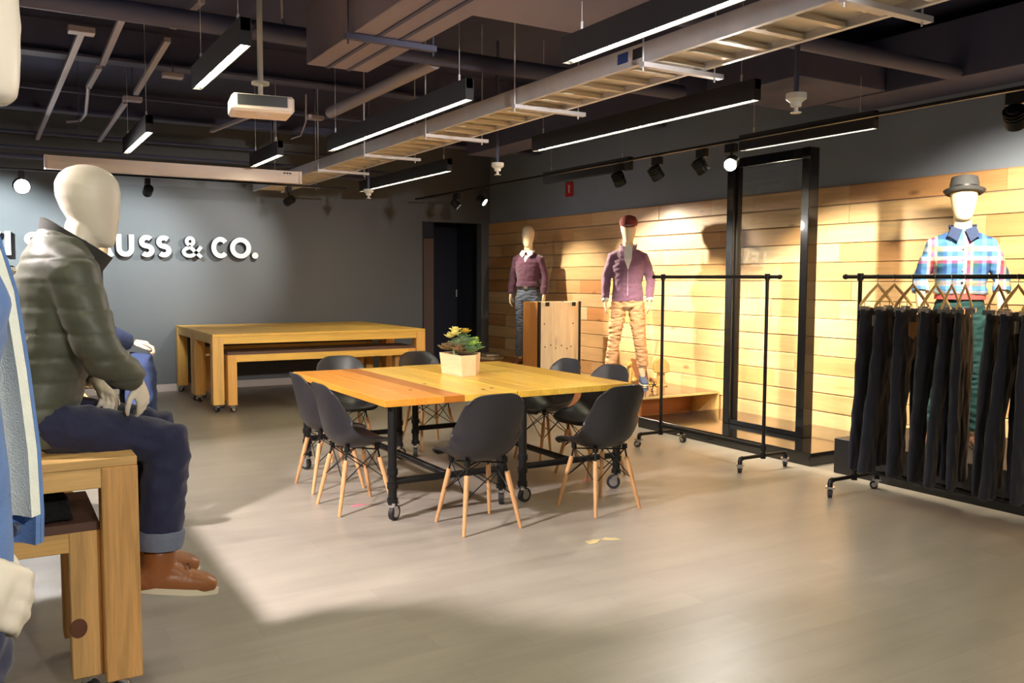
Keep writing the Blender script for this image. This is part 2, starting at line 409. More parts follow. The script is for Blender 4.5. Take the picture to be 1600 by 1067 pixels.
def fuse(mb, name, voxel=0.008, smooth=4, disp=None, sub=False):
    """one continuous skin over overlapping closed volumes"""
    me = mb.mesh('tmp'); o = bpy.data.objects.new('tmp', me); C.objects.link(o)
    m = o.modifiers.new('r', 'REMESH'); m.mode = 'VOXEL'; m.voxel_size = voxel
    if smooth:
        s = o.modifiers.new('s', 'SMOOTH'); s.iterations = smooth; s.factor = 0.5
    dg = bpy.context.evaluated_depsgraph_get()
    out = bpy.data.meshes.new_from_object(o.evaluated_get(dg)); out.name = name
    bpy.data.objects.remove(o); bpy.data.meshes.remove(me)
    n = len(out.vertices)
    if disp is not None and n:
        co = np.empty(n*3); out.vertices.foreach_get('co', co); co = co.reshape(-1, 3)
        no = np.empty(n*3); out.vertices.foreach_get('normal', no); no = no.reshape(-1, 3)
        d = disp(co, no)
        co = co + no*d[:, None]
        out.vertices.foreach_set('co', co.reshape(-1)); out.update()
    out.polygons.foreach_set('use_smooth', [True]*len(out.polygons))
    return out
def vnoise(co, sc):
    co = co*np.array(sc)
    return np.array([noise.noise(Vector(p)) for p in co])
def folds(amp=0.006, sc=(9, 9, 22), amp2=0.003, sc2=(25, 25, 30)):
    def f(co, no):
        a = 1-np.abs(vnoise(co, sc))*2.2
        return amp*(a-0.5)+amp2*vnoise(co+7.3, sc2)
    return f

# ================================================================== THE ROOM
floor = struct(bx('floor', 'floor_vinyl', XL, XR+0.1, YF, 13.4, -0.1, 0.0))
ceiling = struct(bx('ceiling', 'deck_dark', XL, XR+0.1, YF, 13.4, ZC, ZC+0.12))
DX0, DX1, DZ = 5.58, 6.585, 2.33
mb = MB()
def bb(mb, x0, x1, y0, y1, z0, z1): return mb.box(((x0+x1)/2, (y0+y1)/2, (z0+z1)/2), (x1-x0, y1-y0, z1-z0))
bb(mb, XL, DX0, YB, YB+0.15, 0, ZC); bb(mb, DX0, DX1, YB, YB+0.15, DZ, ZC); bb(mb, DX1, XR+0.1, YB, YB+0.15, 0, ZC)
wall_back = struct(mb.build('wall_back', 'wall_grey'))
mb = MB()
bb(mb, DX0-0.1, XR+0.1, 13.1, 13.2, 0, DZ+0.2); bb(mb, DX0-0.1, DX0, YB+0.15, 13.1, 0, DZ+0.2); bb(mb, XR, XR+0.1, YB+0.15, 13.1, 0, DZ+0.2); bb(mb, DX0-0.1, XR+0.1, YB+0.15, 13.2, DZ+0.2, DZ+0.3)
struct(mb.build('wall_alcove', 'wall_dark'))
door = struct(empty('door_1', (DX0, YB+0.05, 0)))
bx('door_leaf', 'door_brown', DX0+0.015, DX0+0.205, YB+0.04, YB+0.085, 0.0, 2.08, door)
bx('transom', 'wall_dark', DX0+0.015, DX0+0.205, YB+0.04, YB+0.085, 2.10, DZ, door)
bx('jamb', 'black_paint', DX0, DX0+0.015, YB-0.012, YB+0.15, 0.0, DZ, door)
p = at(716, 458, Y=13.09)
sw = empty('light_switch', (p.x, 13.1, p.z), 0, 'pale rectangular wall switch in the dark doorway alcove', 'switch')
MB().box((0, -0.006, 0), (0.08, 0.012, 0.12)).build('plate', 'white_plastic', sw, bevel=0.003)
MB().box((0, -0.015, 0), (0.03, 0.008, 0.06)).build('rocker', 'cream_plastic', sw)
struct(bx('baseboard_back', 'base_white', XL, DX0, YB-0.015, YB, 0, 0.095, bevel=0.003))
wall_right = struct(bx('wall_right', 'wall_blue_grey', XR+0.025, XR+0.12, YF, YB+0.15, 0, ZC))
struct(bx('wall_left', 'wall_grey', XL-0.1, XL, YF, 13.4, 0, ZC))
struct(bx('wall_front', 'wall_grey', XL, XR+0.1, YF-0.1, YF, 0, ZC))
struct(bx('baseboard_right', 'ply_brown', XR+0.0, XR+0.024, YF, YB, 0, 0.06))
# shiplap boards, every one its own piece
ROW = 0.175; Z0 = 0.0625
prng = random.Random(11)
for r in range(13):
    y = YB-0.005; z = Z0+r*ROW
    first = True
    while y > 1.6:
        ln = prng.uniform(0.55, 1.9)
        if first: ln *= prng.uniform(0.4, 1.0); first = False
        y2 = max(y-ln, 1.6)
        th = 0.022+prng.uniform(-0.003, 0.004)
        o = MB().add([(-th, -(y-y2)/2+0.001, 0.005), (-th, -(y-y2)/2+0.001, ROW-0.012), (-th+0.012, -(y-y2)/2+0.001, ROW-0.0015), (0, -(y-y2)/2+0.001, ROW-0.0015), (0, -(y-y2)/2+0.001, 0.005),
                      (-th, (y-y2)/2-0.001, 0.005), (-th, (y-y2)/2-0.001, ROW-0.012), (-th+0.012, (y-y2)/2-0.001, ROW-0.0015), (0, (y-y2)/2-0.001, ROW-0.0015), (0, (y-y2)/2-0.001, 0.005)],
                     [(0, 1, 2, 3, 4), (9, 8, 7, 6, 5), (0, 5, 6, 1), (1, 6, 7, 2), (2, 7, 8, 3), (3, 8, 9, 4), (4, 9, 5, 0)]).build('plank', 'plank_wood')
        o.parent = wall_right
        o.location = Vector((XR+0.0245, (y+y2)/2, z))-Vector(wall_right.location)
        y = y2

# ================================================================== CEILING SERVICES
def beam(y, z0, h=0.28, x0=XL, x1=XR):
    t = empty('ceiling_beam', (0, y, z0)); struct(t)
    bx('flange', 'ceil_paint', x0, x1, y-0.09, y+0.09, z0, z0+0.02, t)
    bx('web', 'ceil_paint', x0, x1, y-0.01, y+0.01, z0+0.02, ZC-0.002, t)
    return t
beam(7.95, 3.22); beam(10.6, 3.22); beam(2.6, 3.22); beam(-0.2, 3.22)
def pipe(name, pts, r, mat, label, cat, group=None, n=12):
    return tag(MB().tube(pts, r, n).build(name, mat, None, smooth=True), label, cat, group)
pipe('sprinkler_main', [(XL, 5.66, 3.02), (5.0, 5.66, 3.02)], 0.06, 'ceil_paint', 'thick dark painted pipe crossing the ceiling behind the projector light', 'pipe')
pipe('sprinkler_main', [(2.96, 4.0, 3.0), (6.18, 4.0, 3.0)], 0.055, 'ceil_paint', 'thick dark pipe crossing the ceiling at upper right above the cable tray', 'pipe')
pipe('branch_pipe', [(2.76, 7.95, 3.0), (2.76, 5.72, 3.0)], 0.05, 'conduit_paint', 'pale grey pipe sloping between the projector and the ribbed duct', 'pipe')
# conduits running towards the back wall (pale strut) at upper left
def strut(a, b, z, label, w=0.042, h=0.03, bent=None):
    p, q = at(a[0], a[1], Z=z), at(b[0], b[1], Z=z)
    d = (q-p); L = d.length; ang = math.atan2(d.x, d.y)
    o = MB().box((0, 0, 0), (w, L, h)).build('conduit', 'conduit_paint'); o.location = (p+q)/2; o.rotation_euler = (0, 0, -ang)
    return tag(o, label, 'conduit', 'pale conduits on the dark ceiling')
strut((128, 48), (58, 217), 3.1, 'pale straight conduit running back from a junction plate at far upper left')
strut((194, 20), (160, 100), 3.16, 'pale conduit second from the left on the dark ceiling')
strut((155, 105), (138, 136), 3.14, 'short pale bent continuation of the second conduit from the left')
strut((262, 62), (212, 146), 3.1, 'pale conduit passing behind the nearest ceiling lamp')
strut((196, 160), (155, 220), 3.1, 'lower pale conduit below a small plate right of the others')
strut((315, 0), (270, 42), 3.12, 'short pale conduit above the thick pipe at the top edge')
strut((330, 205), (400, 178), 3.1, 'pale conduit running below the projector towards the back wall')
for i, (a, lab) in enumerate(((at(127, 48, Z=3.08), 'pale junction plate at the near end of the leftmost conduit'), (at(207, 155, Z=3.08), 'pale junction plate above the lower conduit'),
                              (at(270, 118, Z=3.12), 'small pale fitting plate left of the nearest lamp'), (at(492, 184, Z=3.05), 'small pale ceiling plate right of the projector'))):
    o = MB().box((0, 0, 0), (0.16, 0.1, 0.04)).build('junction_plate', 'conduit_paint', bevel=0.004); o.location = a; tag(o, lab, 'plate', 'ceiling junction plates')
    MB().cyl((0, 0, 0.02), (0, 0, ZC-a.z), 0.006, n=6).build('hanger_rod', 'ceil_paint', o)
o = pipe('conduit', [at(138, 136, Z=3.13), at(134, 178, Z=3.1), at(125, 188, Z=3.1), at(105, 190, Z=3.1)], 0.015, 'conduit_paint', 'thin pale conduit with a curved foot at upper left', 'conduit', 'pale conduits on the dark ceiling', 8)
# thin pipes parallel to the back wall
for i, (py, zz, rr, lab) in enumerate(((134, 3.18, 0.012, 'thin pipe crossing above the small plates near the top left'), (205, 3.2, 0.02, 'highest thin dark pipe in front of the back wall'), (229, 3.0, 0.018, 'second thin dark pipe in front of the back wall'),
                                       (243, 2.9, 0.028, 'thicker dark pipe just above the projection screen'))):
    yy = (9.5, 11.75, 11.5, 11.3)[i]; zz = at(20, py, Y=yy).z
    pipe('cross_pipe', [(XL, yy, zz), (5.0, yy, zz)], rr, 'ceil_paint', lab, 'pipe', 'thin pipes in front of the back wall', 8)
pipe('hanging_wire', [at(440, 0, Z=3.3), at(441, 30, Z=3.2), at(455, 58, Z=3.05), at(490, 70, Z=2.96)], 0.008, 'conduit_paint', 'thin grey cable curving down to the ribbed duct', 'cable', None, 6)
pipe('hanging_wire', [at(478, 148, Z=3.0), at(478, 190, Z=2.85), at(470, 212, Z=2.8), at(455, 217, Z=2.78)], 0.006, 'conduit_paint', 'thin cable looping down right of the projector', 'cable', None, 6)
# ducts
dt = empty('ventilation_duct', (1.95, 4.0, 2.8), 0, 'mauve grey ribbed duct with a strut across its underside', 'duct')
bx('duct_body', 'duct_paint', 1.745, 2.15, 0.6, 5.46, 2.80, 3.16, dt, bevel=0.004)
for x in (1.745+0.135, 1.745+0.27): bx('seam_rib', 'ceil_paint', x-0.012, x+0.012, 0.6, 5.455, 2.792, 2.8, dt)
bx('hanger_strut', 'ceil_paint', 1.70, 2.24, 4.62, 4.66, 2.765, 2.795, dt)
for x in (1.715, 2.225): child_inv(MB().cyl((x, 4.64, 2.74), (x, 4.64, ZC), 0.005, n=6).build('rod', 'ceil_paint'), dt)
dt = empty('ventilation_duct', (3.0, 3.4, 2.8), 0, 'wide flat brownish duct at the top edge right of the ribbed duct', 'duct')
bx('duct_body', 'duct_paint', 2.152, 2.93, 2.0, 4.2, 2.86, 3.2, dt, bevel=0.004)
dt = empty('ventilation_duct', (6.3, 6.0, 2.95), 0, 'dark rectangular duct running above the wooden wall', 'duct')
bx('duct_body', 'ceil_paint', 6.2, 6.73, 1.0, 5.2, 2.97, 3.4, dt, bevel=0.004)
bx('duct_transition', 'ceil_paint', 5.2, 6.19, 4.6, 5.58, 2.98, 3.3, dt, bevel=0.004)
bx('duct_branch', 'ceil_paint', 5.05, 5.45, 5.75, 9.6, 2.98, 3.3, dt, bevel=0.004)
# cable tray
TX0, TX1, TZ = 2.975, 3.355, 2.6
tr = empty('cable_tray', ((TX0+TX1)/2, 2.0, TZ), 0, 'long galvanised ladder cable tray hung below the ceiling', 'cable tray')
for x in (TX0, TX1-0.012):
    bx('side_rail', 'galvanised', x, x+0.012, 1.2, 11.6, TZ, TZ+0.105, tr, bevel=0.002)
    bx('rail_lip', 'galvanised', x-0.008, x+0.02, 1.2, 11.6, TZ-0.004, TZ+0.002, tr)
bx('cable_bed', 'rung_metal', TX0+0.013, TX1-0.013, 1.2, 11.6, TZ+0.034, TZ+0.042, tr)
rung_me = MB().box((0, 0, 0), (TX1-TX0-0.026, 0.04, 0.022)).mesh('rung')
y = 1.35
while y < 11.5:
    o = put('rung', rung_me, 'rung_metal', tr); o.location = Vector(((TX0+TX1)/2, y, TZ+0.012))-tr.location; y += 0.228
st_me = MB().box((0, 0, 0), (0.56, 0.041, 0.025)).mesh('support_strut')
for y in (2.4, 3.65, 4.95, 6.3, 7.6, 8.9, 10.5):
    o = put('support_strut', st_me, 'galvanised', tr); o.location = Vector(((TX0+TX1)/2+0.06, y, TZ-0.0175))-tr.location
    for x in (TX0-0.02, TX1+0.1): child_inv(MB().cyl((x, y, TZ-0.05), (x, y, ZC), 0.005, n=6).build('threaded_rod', 'galvanised'), tr)
a = at(973, 97, X=TX0-0.001)
for dx, c in ((0, 'sticker_blue'), (-0.13, 'wall_dark')):
    bx('sticker', c, TX0-0.0015, TX0-0.0002, a.y+dx-0.045, a.y+dx+0.045, TZ+0.03, TZ+0.085, tr)

# linear lamps
def linear_lamp(x, y0, y1, lit=True, z=2.58, label='', h=0.13, ztop=None):
    t = empty('linear_lamp', (x, (y0+y1)/2, z), 0, label, 'ceiling light', 'suspended linear lamps')
    L = y1-y0
    def b(n, m, x0, x1, a0, a1, z0, z1, bev=0): 
        o = MB().box(((x0+x1)/2, (a0+a1)/2, (z0+z1)/2), (x1-x0, a1-a0, z1-z0)).build(n, m, t, bevel=bev); return o
    mbh = MB(); w = 0.029
    mbh.box((-w+0.003, 0, h/2), (0.006, L, h)); mbh.box((w-0.003, 0, h/2), (0.006, L, h)); mbh.box((0, 0, h-0.03), (2*w-0.012, L, 0.06))
    mbh.box((0, -L/2+0.003, h/2), (2*w-0.012, 0.006, h)); mbh.box((0, L/2-0.003, h/2), (2*w-0.012, 0.006, h))
    mbh.build('housing', 'ceil_black', t)
    if lit:
        n = 2 if L > 1.6 else 1
        for i in range(n):
            s = (L-0.03)/n; c = -L/2+0.015+s*(i+0.5)
            MB().box((0, c, 0.018), (2*w-0.014, s-0.02, 0.012)).build('diffuser', 'tube_emit', t)
    else:
        MB().box((0, 0, 0.018), (2*w-0.014, L-0.03, 0.012)).build('diffuser', 'ceil_black', t)
    for yy in (-L/2+0.14, L/2-0.14):
        cw = MB().cyl((0, yy, h), (0, yy, (ztop or ZC)-z), 0.002, n=5).build('suspension_wire', 'galvanised', t)
        MB().cyl((0, yy, h), (0, yy, h+0.05), 0.007, n=8).build('wire_grip', 'galvanised', t)
    return t
RX = (1.09, 2.60, 4.12, 5.61)
linear_lamp(RX[0], 4.34, 5.5, label='short glowing linear lamp nearest on the left, above the projector')
linear_lamp(RX[0], 7.28, 8.62, label='short glowing linear lamp above the left end of the projection screen')
linear_lamp(2.30, 7.98, 8.98, label='small far glowing linear lamp above the right end of the screen')
linear_lamp(RX[1], 4.9, 7.5, label='long glowing linear lamp just left of the cable tray')
linear_lamp(RX[1], 1.3, 3.84, ztop=2.86, label='long glowing linear lamp at the top edge left of the tray')
linear_lamp(RX[2], 8.2, 10.72, label='farthest long glowing linear lamp right of the cable tray')
linear_lamp(RX[2], 3.97, 6.56, label='long glowing linear lamp in the middle right of the tray')
linear_lamp(RX[3], 4.24, 5.58, ztop=2.98, label='short glowing linear lamp above the tall glass frame')
linear_lamp(RX[3], 7.1, 8.7, lit=False, label='unlit black linear lamp near the red wall sign')
linear_lamp(RX[3]-0.05, -1.4, 1.2, label='added glowing linear lamp, out of view, nearest the plaid shirted figure')  # this and the next ones: extra lamps out of view, added for ambient light
linear_lamp(RX[2], -1.9, 0.7, label='added glowing linear lamp, unseen behind the camera, right of the tray')
linear_lamp(-0.42, 1.0, 3.4, label='added glowing linear lamp, out of view, over the denim jacketed figure')
linear_lamp(-1.9, 5.0, 7.6, label='added glowing linear lamp, out of view, far to the left over the long table')
linear_lamp(1.09, -1.6, 1.0, label='added glowing linear lamp, unseen behind the camera')

# projector and screen
pr = empty('projector', (1.36, 5.1, 2.44), R(180-8), 'cream projector hanging upside down from the ceiling', 'projector')
MB().box((0, 0, 0), (0.34, 0.26, 0.095)).build('body', 'cream_plastic', pr, bevel=0.014)
MB().box((0.005, 0.1315, 0.012), (0.27, 0.006, 0.058)).build('vent_panel', 'black_plastic', pr)
MB().cyl((0.0, 0.05, -0.045), (0.0, 0.05, -0.06), 0.035, 0.025, 16).build('sensor_bump', 'cream_plastic', pr, smooth=True)
MB().cyl((-0.1, -0.125, 0.0), (-0.1, -0.15, 0.0), 0.035, n=18).build('lens', 'black_gloss', pr, smooth=True)
mb = MB(); mb.cyl((0, 0, 0.047), (0, 0, 0.13), 0.014); mb.cyl((0, 0, 0.125), (0, 0, 0.14), 0.05, n=16); mb.cyl((0, 0, 0.14), (0, 0, ZC-2.44), 0.016)
mb.build('ceiling_mount', 'white_plastic', pr, smooth=True)
ps0, ps1 = at(69.7, 262, Y=9.3), at(468.8, 287, Y=9.3)
sc = empty('projection_screen', ((ps0.x+ps1.x)/2, 9.3, at(270, 264, Y=9.3).z-0.004), 0, 'long cream roll-up projection screen housing hung below the ceiling', 'projector screen')
Ls = ps1.x-ps0.x
MB().add([(-Ls/2, y, z) for y, z in ((-0.05, 0.0), (-0.05, 0.055), (0.05, 0.055), (0.05, -0.068), (-0.03, -0.068))] + [(Ls/2, y, z) for y, z in ((-0.05, 0.0), (-0.05, 0.055), (0.05, 0.055), (0.05, -0.068), (-0.03, -0.068))],
         [(0, 1, 2, 3, 4), (9, 8, 7, 6, 5)]+[(i, i+5, (i+1) % 5+5, (i+1) % 5) for i in range(5)]).build('case', 'cream_plastic', sc)
MB().box((Ls/2-0.012, -0.02, -0.006), (0.03, 0.09, 0.13)).build('end_cap', 'cream_plastic', sc, bevel=0.006)
MB().box((-Ls/2+0.012, -0.02, -0.006), (0.03, 0.09, 0.13)).build('end_cap', 'cream_plastic', sc, bevel=0.006)
for k in range(3): MB().box((Ls/2-0.18+k*0.03, -0.0515, 0.03), (0.022, 0.003, 0.014)).build('maker_mark', 'black_paint', sc)
for x in (-Ls/2+0.3, Ls/2-0.3): MB().cyl((x, 0, 0.055), (x, 0, ZC-sc.location.z), 0.004, n=6).build('rod', 'ceil_paint', sc)

# tracks and spot heads
tag(bx('lighting_track', 'black_metal', 5.18, 5.215, 2.0, 11.4, 2.58, 2.60), 'black lighting track running along the wooden wall', 'track')
tag(bx('lighting_track', 'black_metal', -1.5, 3.75, 10.235, 10.27, 2.55, 2.57), 'black lighting track in front of the lettered wall', 'track')
tag(bx('lighting_track', 'black_metal', -0.675, -0.64, 3.5, 9.0, 2.62, 2.64), 'black lighting track above the tall table at left', 'track')
tag(bx('lighting_track', 'black_metal', 0.4, 3.4, -1.04, -1.005, 2.62, 2.64), 'unseen black lighting track added behind the camera for the fill spots', 'track')  # unseen, added to carry the fill spots behind the camera
def spot(loc, target, label, watts, cone=50, blend=0.5, col=(1.0, 0.86, 0.66), lens='spot_emit', mount=None, shape='can', lamp=True, r=0.05, soft=0.04):
    loc = Vector(loc); d = (Vector(target)-loc).normalized()
    q = d.to_track_quat('-Z', 'Y'); m3 = q.to_matrix()
    t = empty('track_spotlight', loc, 0, label, 'spotlight', 'black track spotlights')
    ztop = (mount if mount else 2.58)-loc.z
    head = MB()
    if shape == 'can':
        head.lathe([(0.02, 0.09), (0.035, 0.085), (r*0.85, 0.05), (r, -0.01), (r, -0.035), (r*0.9, -0.035), (r*0.88, -0.022)], n=20, rot=m3)
    hd = head.build('lamp_head', 'black_metal', t, smooth=True)
    MB().lathe([(r*0.86, -0.026), (r*0.86, -0.022)], n=20, rot=m3).build('lens', lens, hd)
    for k in range(3):
        pos = m3 @ Vector((0, 0, 0.02+0.02*k))
        MB().lathe([(r*0.98, 0.02+0.022*k), (r*1.02, 0.022+0.022*k), (r*1.02, 0.03+0.022*k), (r*0.95, 0.032+0.022*k)], n=20, rot=m3).build('cooling_ring', 'black_metal', hd, smooth=True)
    back = m3 @ Vector((0, 0, 0.06))
    MB().tube([back, (0, 0, 0.09), (0, 0, ztop-0.05)], 0.011, 8).build('yoke_arm', 'black_metal', t, smooth=True)
    MB().box((0.0, 0.0, ztop-0.045), (0.05, 0.11, 0.07)).build('driver_box', 'black_metal', t, bevel=0.004)
    if lamp:
        ld = bpy.data.lights.new('spot_light', 'SPOT'); ld.energy = watts*SPOT_W; ld.color = col; ld.spot_size = R(cone); ld.spot_blend = blend; ld.shadow_soft_size = soft
        lo = bpy.data.objects.new('bulb', ld); C.objects.link(lo); lo.parent = t; lo.location = d*0.06; lo.rotation_mode = 'QUATERNION'; lo.rotation_quaternion = q
    return t
WARM = (1.0, 0.85, 0.62)
XT = 5.1975
spot((XT, 9.45, 2.42), (6.71, 7.4, 0.7), 'black track spotlight with white face right of the doorway top', 330, 66, 0.6, WARM)
spot((XT, 10.15, 2.42), (6.71, 9.4, 0.9), 'black track spotlight with white face above the dark doorway', 110, 60, 0.6, WARM)
spot((XT, 6.75, 2.41), (6.71, 7.3, 0.35), 'left of the paired black spotlights beside the red sign', 190, 62, 0.6, WARM, lens='lamp_lens', r=0.06)
spot((XT, 6.2, 2.41), (6.71, 6.1, 0.35), 'right of the paired black spotlights beside the red sign', 170, 62, 0.6, WARM, lens='lamp_lens', r=0.06)
spot((XT, 5.62, 2.41), (6.71, 5.2, 0.5), 'dim faceted black spotlight beside the glaring one', 190, 92, 0.6, WARM, lens='lamp_lens', r=0.06)
spot((XT, 5.28, 2.41), (2.2, 3.2, 0.9), 'glaring white spotlight facing the viewer at the top of the glass frame', 60, 70, 0.6, (1, 0.95, 0.88), lens='spot_emit_hot', r=0.055)
spot((XT, 2.98, 2.41), (6.71, 3.5, 1.1), 'black faceted spotlight at the right edge of the view', 150, 104, 0.6, WARM, lens='lamp_lens', r=0.06)
YT = 10.2525
spot((0.31, YT, 2.39), (0.5, 4.0, 1.3), 'glaring white spotlight hanging at the far left of the lettered wall', 40, 60, 0.7, (1.0, 0.94, 0.9), lens='spot_emit_hot', r=0.08, mount=2.55)
spot((3.04, YT, 2.37), (2.5, YB, 1.75), 'black spotlight hanging just below the right end of the screen', 55, 74, 0.8, (1.0, 0.97, 0.86), lens='lamp_lens', mount=2.55)
spot((1.5, YT, 2.40), (1.45, YB, 1.65), 'black spotlight hidden behind the seated figure and the screen', 100, 76, 0.8, (0.92, 1.0, 0.96), mount=2.55)
spot((-0.45, YT, 2.40), (0.05, YB, 1.8), 'black spotlight left of the glaring one by the lettered wall', 230, 58, 0.7, (0.88, 1.0, 0.98), mount=2.55)
# left track: throws the long shadows across the floor
spot((-0.6575, 3.85, 2.45), (1.5, 4.6, 0.0), 'black spotlight above the tall table lighting the floor', 380, 78, 0.6, (1.0, 0.88, 0.86), mount=2.62, soft=0.09)
spot((-0.6575, 7.0, 2.45), (1.9, 6.6, 0.0), 'added black fill spotlight, out of view, above the far end of the tall table', 190, 60, 0.6, (1.0, 0.88, 0.78), mount=2.62, soft=0.12)  # added fill, aimed to lighten the shadow beside the tall table
spot((0.9, -1.0225, 2.45), (0.35, 3.3, 1.2), 'added black fill spotlight behind the camera aimed at the seated figure', 105, 50, 0.6, (1.0, 0.95, 0.88), mount=2.62)  # unseen fill lamp, added to brighten the left foreground from the front
spot((2.9, -1.0225, 2.45), (3.6, 3.6, 0.0), 'added black fill spotlight behind the camera aimed at the floor', 45, 60, 0.8, (1.0, 0.92, 0.78), mount=2.62)  # unseen fill lamp, added to brighten the near floor
spot((2.0, -1.0225, 2.45), (3.2, 9.8, 1.3), 'added black fill spotlight behind the camera aimed at the far timber tables', 520, 30, 0.9, (1.0, 0.93, 0.84), mount=2.62, soft=0.06)  # unseen fill lamp, added to light the table fronts and the screen
spot((2.45, -1.0225, 2.45), (6.0, 8.6, 1.0), 'added black fill spotlight behind the camera aimed at the crate', 260, 20, 0.9, (1.0, 0.94, 0.84), mount=2.62, soft=0.06)  # unseen narrow fill lamp, added to brighten the crate front
# sprinklers
for (x, yy, zz, lab) in ((3.8, 6.65, 2.41, 'white sprinkler head hanging in the middle of the room'), (3.8, 3.38, 2.42, 'white sprinkler head hanging near the glass frame lamp'), (3.68, 9.35, 2.41, 'farthest white sprinkler head below the far lamp')):
    t = empty('sprinkler', (x, yy, zz), 0, lab, 'sprinkler', 'white sprinkler heads')
    MB().cyl((0, 0, 0.06), (0, 0, ZC-zz), 0.014, n=8).build('drop_pipe', 'ceil_paint', t, smooth=True)
    MB().lathe([(0.02, 0.065), (0.055, 0.06), (0.055, 0.03), (0.03, 0.012), (0.028, -0.01), (0.02, -0.012)], n=16).build('escutcheon', 'white_plastic', t, smooth=True)
    MB().lathe([(0.012, -0.012), (0.012, -0.035), (0.03, -0.04), (0.03, -0.044)], n=12).build('deflector', 'white_plastic', t, smooth=True)
# red sign on the right wall
p = at(890, 296, X=XR+0.02)
sg = empty('fire_sign', (XR+0.024, p.y, p.z), 0, 'small red fire sign on the grey wall above the boards', 'sign')
MB().box((-0.008, 0, 0), (0.012, 0.17, 0.19)).build('plate', 'sign_red', sg, bevel=0.002)
mb = MB(); mb.box((-0.0145, 0.0, 0.0), (0.003, 0.03, 0.09)); mb.box((-0.0145, 0.015, 0.055), (0.003, 0.012, 0.03)); mb.box((-0.0145, -0.018, 0.04), (0.003, 0.03, 0.012))
mb.build('symbol', 'tag_white', sg)

# ------------------------------------------------------------------ wall lettering
LW = 0.062
def stroke(mb, pts, w, y0, y1, closed=False):
    pts = [Vector((p[0], p[1])) for p in pts]; n = len(pts); L = []; Rr = []
    for i in range(n):
        a = pts[i-1] if (i > 0 or closed) else None
        b = pts[(i+1) % n] if (i < n-1 or closed) else None
        d1 = (pts[i]-a).normalized() if a is not None else None; d2 = (b-pts[i]).normalized() if b is not None else None
        d = ((d1 if d1 else d2)+(d2 if d2 else d1)).normalized()
        nn = Vector((-d.y, d.x)); k = 1.0
        ref = d1 if d1 else d2; k = 1/max(0.5, nn.dot(Vector((-ref.y, ref.x))))
        L.append(pts[i]+nn*w/2*k); Rr.append(pts[i]-nn*w/2*k)
    vs = []
    for l, r in zip(L, Rr): vs += [(l.x, y0, l.y), (r.x, y0, r.y), (r.x, y1, r.y), (l.x, y1, l.y)]
    fs = []
    for i in range(n if closed else n-1):
        a = 4*i; b = 4*((i+1) % n)
        for j in range(4): fs.append((a+j, a+(j+1) % 4, b+(j+1) % 4, b+j))
    if not closed: fs += [(3, 2, 1, 0), (4*n-4, 4*n-3, 4*n-2, 4*n-1)]
    mb.add(vs, fs)
def arc(cx, cy, rx, ry, a0, a1, n=20): return [(cx+rx*math.cos(R(a0+(a1-a0)*i/n)), cy+ry*math.sin(R(a0+(a1-a0)*i/n))) for i in range(n+1)]
HL = 0.278
def glyph(ch, w):
    h = LW/2; H = HL
    if ch == 'O': return [(arc(w/2, H/2, w/2-h, H/2-h, 0, 345, 24), True)]
    if ch == 'C': return [(arc(w/2+0.01, H/2, w/2-h, H/2-h, 42, 318, 22), False)]
    if ch == 'U': return [([(h, H)]+arc(w/2, w/2, w/2-h, w/2-h, 180, 360, 14)+[(w-h, H)], False)]
    if ch == 'S':
        r1 = (H-LW)/4
        top = arc(w/2, H-h-r1, w/2-h, r1, 40, 270, 14); bot = arc(w/2, h+r1, w/2-h, r1, 90, -140, 14)
        return [(top+bot[1:], False)]
    if ch == '&':
        return [(arc(w*0.42, H*0.755, w*0.165, H*0.16, 0, 345, 18), True), (arc(w*0.38, H*0.27, w*0.28, H*0.185, 95, 318, 16)+[(w*0.78, H*0.30), (w*0.97, H*0.52)], False), ([(w*0.34, H*0.56), (w*0.97, H*0.03)], False)]
    if ch == '.': return [(arc(w/2, w/2, w/4, w/4, 0, 330, 12), True)]
    if ch == 'A': return [([(h*0.8, 0), (w/2, H-h*0.9), (w-h*0.8, 0)], False), ([(w*0.24, H*0.27), (w*0.76, H*0.27)], False)]
    if ch == 'R': return [([(h, 0), (h, H-h), (w*0.5, H-h)]+arc(w*0.52, H*0.68, w*0.28, H*0.32-h, 90, -90, 10)+[(h*2, H*0.41)], False), ([(w*0.5, H*0.41), (w-h, 0)], False)]
    if ch == 'T': return [([(w/2, 0), (w/2, H-LW)], False), ([(0, H-h), (w, H-h)], False)]
    if ch == 'I': return [([(w/2, 0), (w/2, H)], False)]
    if ch == 'V': return [([(h*0.8, H), (w/2, h*0.9), (w-h*0.8, H)], False)]
    if ch == 'E': return [([(w, H-h), (h, H-h), (h, h), (w, h)], False), ([(h*2, H/2), (w*0.9, H/2)], False)]
    if ch == 'L': return [([(h, H), (h, h), (w, h)], False)]
zb = at(375, 404, Y=YB-0.1).z
sign = empty('wall_lettering', (2.0, YB, zb), 0, 'raised pale metal lettering reading STRAUSS & CO. on the dark grey wall', 'sign')
def lx(px): return at(px, 390, Y=YB-0.1).x
slots = [('U', lx(181.5), lx(209.5)), ('S', lx(217), lx(241)), ('S', lx(244), lx(267.5)), ('&', lx(283.5), lx(315)), ('C', lx(328.5), lx(357)), ('O', lx(359), lx(392)), ('.', lx(393), lx(403))]
xx = slots[0][1]
for ch, wd in (('A', 0.27), ('R', 0.2), ('T', 0.21), ('S', 0.2)):
    xx -= 0.03; slots.append((ch, xx-wd, xx)); xx -= wd
xx -= 0.1
for ch, wd in (('I', 0.062), ('V', 0.26), ('E', 0.18), ('L', 0.17)):
    xx -= 0.035; slots.append((ch, xx-wd, xx)); xx -= wd
